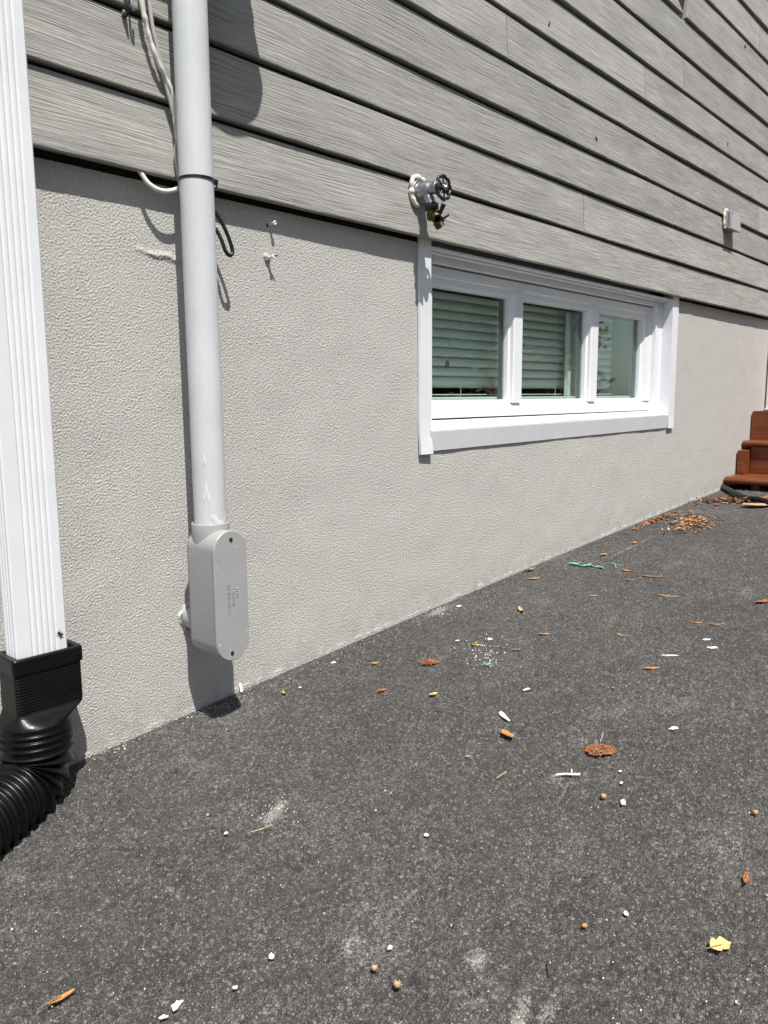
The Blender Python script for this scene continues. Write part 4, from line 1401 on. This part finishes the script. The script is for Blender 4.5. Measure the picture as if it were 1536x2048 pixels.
tuft('round flat rust-brown tuft right of the broad orange leaf', 1201, 1503, .026, .018, -.7, 420, 1)
tuft('smaller rust-brown tuft in mid driveway above the pale yellow leaf', 860, 1327, .019, .010, -.6, 240, 2)


def chip(label, u, v, L, Wd, rot, seed=0, th=.0011, tilt=0.0, name='paint_chip', mat='chip', cat='paint chip', group='white paint chips on the asphalt', pts=None):
    r_ = random.Random(seed or int(u * 3 + v))
    if isinstance(rot, tuple): rot = along(rot)
    p = G(u, v)
    if pts is None:
        k = 9
        pts = [((.5 + r_.uniform(-.24, .10)) * L * math.cos(2 * PI * i / k), (.5 + r_.uniform(-.26, .12)) * Wd * math.sin(2 * PI * i / k)) for i in range(k)]
    lo = [(x, y, 0) for x, y in pts]
    hi = [(x * .93, y * .93, th * (1 + .6 * math.sin(3 * x / L))) for x, y in pts]
    allv = put(lo + hi, p, rot, tilt)
    n_ = len(pts)
    b = MB().loft([allv[:n_], allv[n_:]], smooth=False)
    o = b.build(name, M[mat])
    return props(o, label, cat, group)


chip('long pointed white paint shard above the broad orange leaf', 1009, 1435, .043, .013, (996, 1422, 1025, 1449), pts=[(-.022, .004), (-.019, -.004), (-.006, -.0075), (.008, -.005), (.022, -.001), (.021, .002), (.006, .0025), (-.008, .005)], tilt=.08)
chip('wide white paint chip right of the round brown tuft', 1347, 1458, .021, .014, -.6)
chip('oval white paint chip up and right of the long bright orange leaf', 1425, 1296, .026, .017, -.9)
chip('slim white paint chip between the oval chip and the bright orange leaf', 1341, 1312, .040, .009, -1.0)
chip('narrow white sliver above the long pointed shard', 1052, 1380, .028, .008, (1041, 1382, 1063, 1374))
chip('white paint chip near the teal shred, topmost of that scatter', 980, 1279, .018, .015, .2)
chip('flat white chip left of the topmost chip by the teal shred', 915, 1282, .016, .009, -.7)
chip('white chip close to the wall foot where dust has gathered', 917, 1213, .021, .013, -.6)
chip('oval white chip left of the slim golden leaf', 667, 1326, .015, .011, -.6)
chip('small white crescent chip near the golden bent leaf', 600, 1376, .010, .006, -.3)
chip('round white chip alone in the middle of the lower asphalt', 852, 1672, .009, .008, .4)
chip('white lump below the round brown tuft', 1246, 1609, .011, .009, .1, th=.004)
chip('large white flake at the bottom edge, right of the curled orange leaf', 353, 2012, .020, .011, .35)
chip('narrow white flake just under the large one at the bottom edge', 326, 2037, .013, .006, -.6)
chip('white flake between the pale yellow leaf and the round tuft', 1253, 1829, .008, .007, .8)
chip('small white chip left of the pale scuff mark', 452, 1668, .008, .006, .2)
chip('small white chip near the bottom edge left of the two tan seeds', 471, 1977, .008, .006, -.5)
chip('tiny white chip beside the oval chip at the far right', 1413, 1280, .020, .010, -.7)
chip('elongated white scrap low in the centre above the tan seeds', 543, 1914, .011, .007, .9)
chip('thin white scrap left of the dust patch at the bottom', 780, 1897, .010, .006, .2)
chip('white chip a little below and right of the tuft above the seed', 1240, 1544, .008, .005, -.4)
chip('small white chip lower left of the white lump', 1243, 1567, .008, .006, -.4)
chip('white stick of trim leaning against the wall foot by the conduit shadow', 482, 1382, .024, .005, 1.05, pts=[(-.012, -.0025), (.012, -.0025), (.012, .0025), (-.012, .0025)], th=.003, tilt=-.5, cat='paint chip')

# teal shreds
for lab, pts, u, v in (('long torn turquoise shred lying near the wall foot', ((1139, 1129), (1152, 1131), (1166, 1134), (1180, 1133), (1192, 1136), (1206, 1138)), 1172, 1133),
                       ('short turquoise shred beside the scatter of white chips', ((966, 1331), (974, 1334), (988, 1336)), 976, 1334),
                       ('tiny turquoise curl right of the long torn shred', ((1228, 1128), (1230, 1133), (1232, 1137)), 1230, 1133)):
    b = MB()
    q = [G(*a) for a in pts]
    path = catmull([(a.x, a.y, a.z + .003 + .002 * (i % 2)) for i, a in enumerate(q)], 6)
    b.tube(path, lambda s: (.006 if len(pts) > 4 else .002) * (.4 + abs(math.sin(s * 7 + .8))), 6, flat=.3)
    for k in range(8 if len(pts) > 4 else 2):
        a = path[rnd.randrange(len(path))]
        d = Vector((rnd.uniform(-1, 1), rnd.uniform(-1, 1), .1)).normalized() * .018
        b.tube([a, a + d * .6 + Vector((0, 0, .002)), a + d], .0012, 4)
    props(b.build('plastic_shred', M['teal']), lab, 'plastic scrap', 'turquoise plastic shreds')

# twigs and straws
q = [G(1111, 1553), G(1130, 1551), G(1145, 1552), G(1160, 1552)]
tw = thing('twig', 'bare white forked twig lying under the round brown tuft', 'twig', q[1])
MB().tube(catmull([(a.x, a.y, a.z + .003) for a in q], 5), lambda s: .0016 + .0006 * s, 7).build('stem', M['chip'], tw)
a = G(1143, 1551)
b2 = G(1143, 1544)
MB().tube([(a.x, a.y, a.z + .003), (b2.x, b2.y, b2.z + .005)], .0012, 6).build('side_shoot', M['chip'], tw)
for lab, pts, mt in (('thin straw on the asphalt left of the white twig', ((993, 1560), (1003, 1554), (1013, 1549)), 'straw'),
                     ('dry stalk sticking up from the round brown tuft', ((1200, 1488), (1204, 1480), (1206, 1474)), 'straw'),
                     ('thin dark twig on the lower right asphalt', ((1096, 1922), (1099, 1940), (1100, 1955)), 'bark'),
                     ('pale straw beside the pale scuff mark', ((503, 1668), (520, 1664), (545, 1656)), 'straw')):
    q = [G(*a) for a in pts]
    b = MB().tube(catmull([(a.x, a.y, a.z + (.0035 + .001 * i if 'sticking' not in lab else .004 + .003 * i)) for i, a in enumerate(q)], 5), .0009, 6)
    props(b.build('straw' if mt == 'straw' else 'twig', M[mt]), lab, 'twig')

# seeds
for lab, u, v, r_ in (('round tan seed at the bottom, upper of two close together', 746, 1940, .0042), ('round tan seed at the bottom, lower and larger of two close together', 791, 1974, .0050),
                      ('small greenish-tan seed below the white twig', 1204, 1597, .0050), ('small tan seed near the right edge of the lower asphalt', 1508, 1629, .0045)):
    p = G(u, v)
    t = thing('seed', lab, 'seed', p, 'tan seeds on the asphalt')
    MB().lathe((p.x, p.y, p.z), (.3, -.4, 1), [(.0004, 0), (r_ * .7, r_ * .3), (r_, r_ * .9), (r_ * .85, r_ * 1.5), (r_ * .4, r_ * 1.9), (.0004, r_ * 1.95)], 14).build('nut', M['seed'], t)
    MB().lathe((p.x + .3 * r_, p.y - .4 * r_, p.z + 1.75 * r_), (.3, -.4, 1), [(r_ * .35, 0), (r_ * .3, r_ * .25), (.0003, r_ * .3)], 8).build('cap', M['bark'], t)


# countless crumbs of paint and grit
def crumbs():
    r_ = random.Random(21)
    b = MB()
    spots = []
    for i in range(430):
        u, v = r_.uniform(-30, 1560), r_.uniform(1000, 2060)
        spots.append((u, v, .0010, .0026 if r_.random() < .8 else .0042))
    for i in range(80):
        spots.append((r_.gauss(970, 22), r_.gauss(1310, 18), .002, .0055))
    for i in range(160):
        spots.append((r_.gauss(870, 30), r_.gauss(1226, 8), .001, .003))
    for i in range(240):
        t = r_.random()
        spots.append((150 + t * 1250 + r_.gauss(0, 8), 1525 - t * 525 + abs(r_.gauss(6, 9)), .0010, .0038))
    for i in range(40):
        spots.append((r_.gauss(550, 25), r_.gauss(1622, 16), .0012, .003))
    for u, v, s0, s1 in spots:
        p = G(u, v)
        if p.y > -.006 or p.x < -1 or p.x > 5: continue
        if v < 1270 - (u - 740) * .42: continue
        s = r_.uniform(s0, s1)
        k = 5
        a0 = r_.random() * 6
        lo = [(p.x + s * .5 * math.cos(a0 + 2 * PI * i / k) * r_.uniform(.5, 1.2), p.y + s * .5 * math.sin(a0 + 2 * PI * i / k) * r_.uniform(.4, 1.0), p.z + .0002) for i in range(k)]
        hi = [(p.x + (x - p.x) * .7, p.y + (y - p.y) * .7, z + s * .45) for x, y, z in lo]
        b.loft([lo, hi], smooth=False, mi=0 if r_.random() < .4 else 1)
    o = b.build('grit_crumbs', [M['chip'], M['twig']])
    props(o, 'countless tiny pale crumbs of paint and grit over the asphalt', 'grit', kind='stuff')


crumbs()


# ------------------------------------------------------------------ greenery behind the camera (seen in the panes)
def tree(x, y, hgt, rad, mats, label, seed, trunk=.12, low=.15):
    r_ = random.Random(seed)
    z0 = float(g(min(max(x, -20), 9))) - .03
    t = thing('garden_tree', label, 'tree', (x, y, z0), 'trees across the driveway')
    b = MB()
    b.tube(catmull([(x, y, z0 - .1), (x + .05, y, z0 + hgt * .35), (x - .03, y + .05, z0 + hgt * .8)], 5), lambda s: trunk * (1 - .75 * s), 9)
    for k in range(6):
        an = k * 1.05 + r_.random()
        h0 = z0 + hgt * (.25 + .09 * k)
        e = Vector((x + math.cos(an) * rad * .75, y + math.sin(an) * rad * .75, h0 + rad * .5))
        b.tube(catmull([(x, y, h0), ((x + e.x) / 2, (y + e.y) / 2, h0 + rad * .12), e], 4), lambda s: trunk * .4 * (1 - .8 * s), 6)
    b.build('trunk', M['bark'], t)
    c = MB()
    cl = []
    for i in range(64):
        an, hh = r_.uniform(0, 6.28), r_.random()
        rr = rad * math.sqrt(r_.random()) * (1 - .55 * abs(hh - .4))
        cl.append((x + rr * math.cos(an), y + rr * math.sin(an), z0 + hgt * (low + (1 - low) * hh), r_.uniform(.18, .38) * rad, r_.randrange(len(mats))))
    for cx_, cy_, cz_, cr_, mi in cl:
        for j in range(90):
            d = Vector((r_.gauss(0, 1), r_.gauss(0, 1), r_.gauss(0, .8))).normalized() * cr_ * r_.random()**.4
            p_ = Vector((cx_, cy_, cz_)) + d
            s = r_.uniform(.10, .20) if hgt > 3 else r_.uniform(.04, .08)
            a1 = Vector((r_.gauss(0, 1), r_.gauss(0, 1), r_.gauss(0, .5))).normalized() * s
            a2 = a1.orthogonal().normalized() * s * .5
            c.add([p_ - a1, p_ + a2, p_ + a1, p_ - a2], [(0, 1, 2, 3)], mi=mi)
    c.build('crown', [M[k] for k in mats], t)


tree(9.6, -4.1, 1.75, .75, ('autumn', 'olive', 'autumn'), 'low red and olive autumn tree across the driveway', 1, .06, .1)
for i, (x, y, h_, rd) in enumerate(((1.5, -10.5, 6.0, 2.3), (5.2, -9.5, 5.6, 2.2), (9.0, -9.8, 6.2, 2.4), (13.0, -9.0, 5.8, 2.3), (17.0, -9.6, 6.4, 2.5), (-3, -10.0, 5.8, 2.3))):
    tree(x, y, h_, rd, ('green', 'green', 'olive') if i % 3 == 1 else ('green',),
         ['tall dark tree across the driveway, opposite the conduit', 'dark tree across the driveway with olive sprays, opposite the window', 'dark tree across the driveway beyond the low red one', 'broad dark tree across the driveway further along', 'olive-flecked dark tree across the driveway, farther off', 'dark tree across the driveway behind the downspout side'][i], 10 + i, .16, .03)
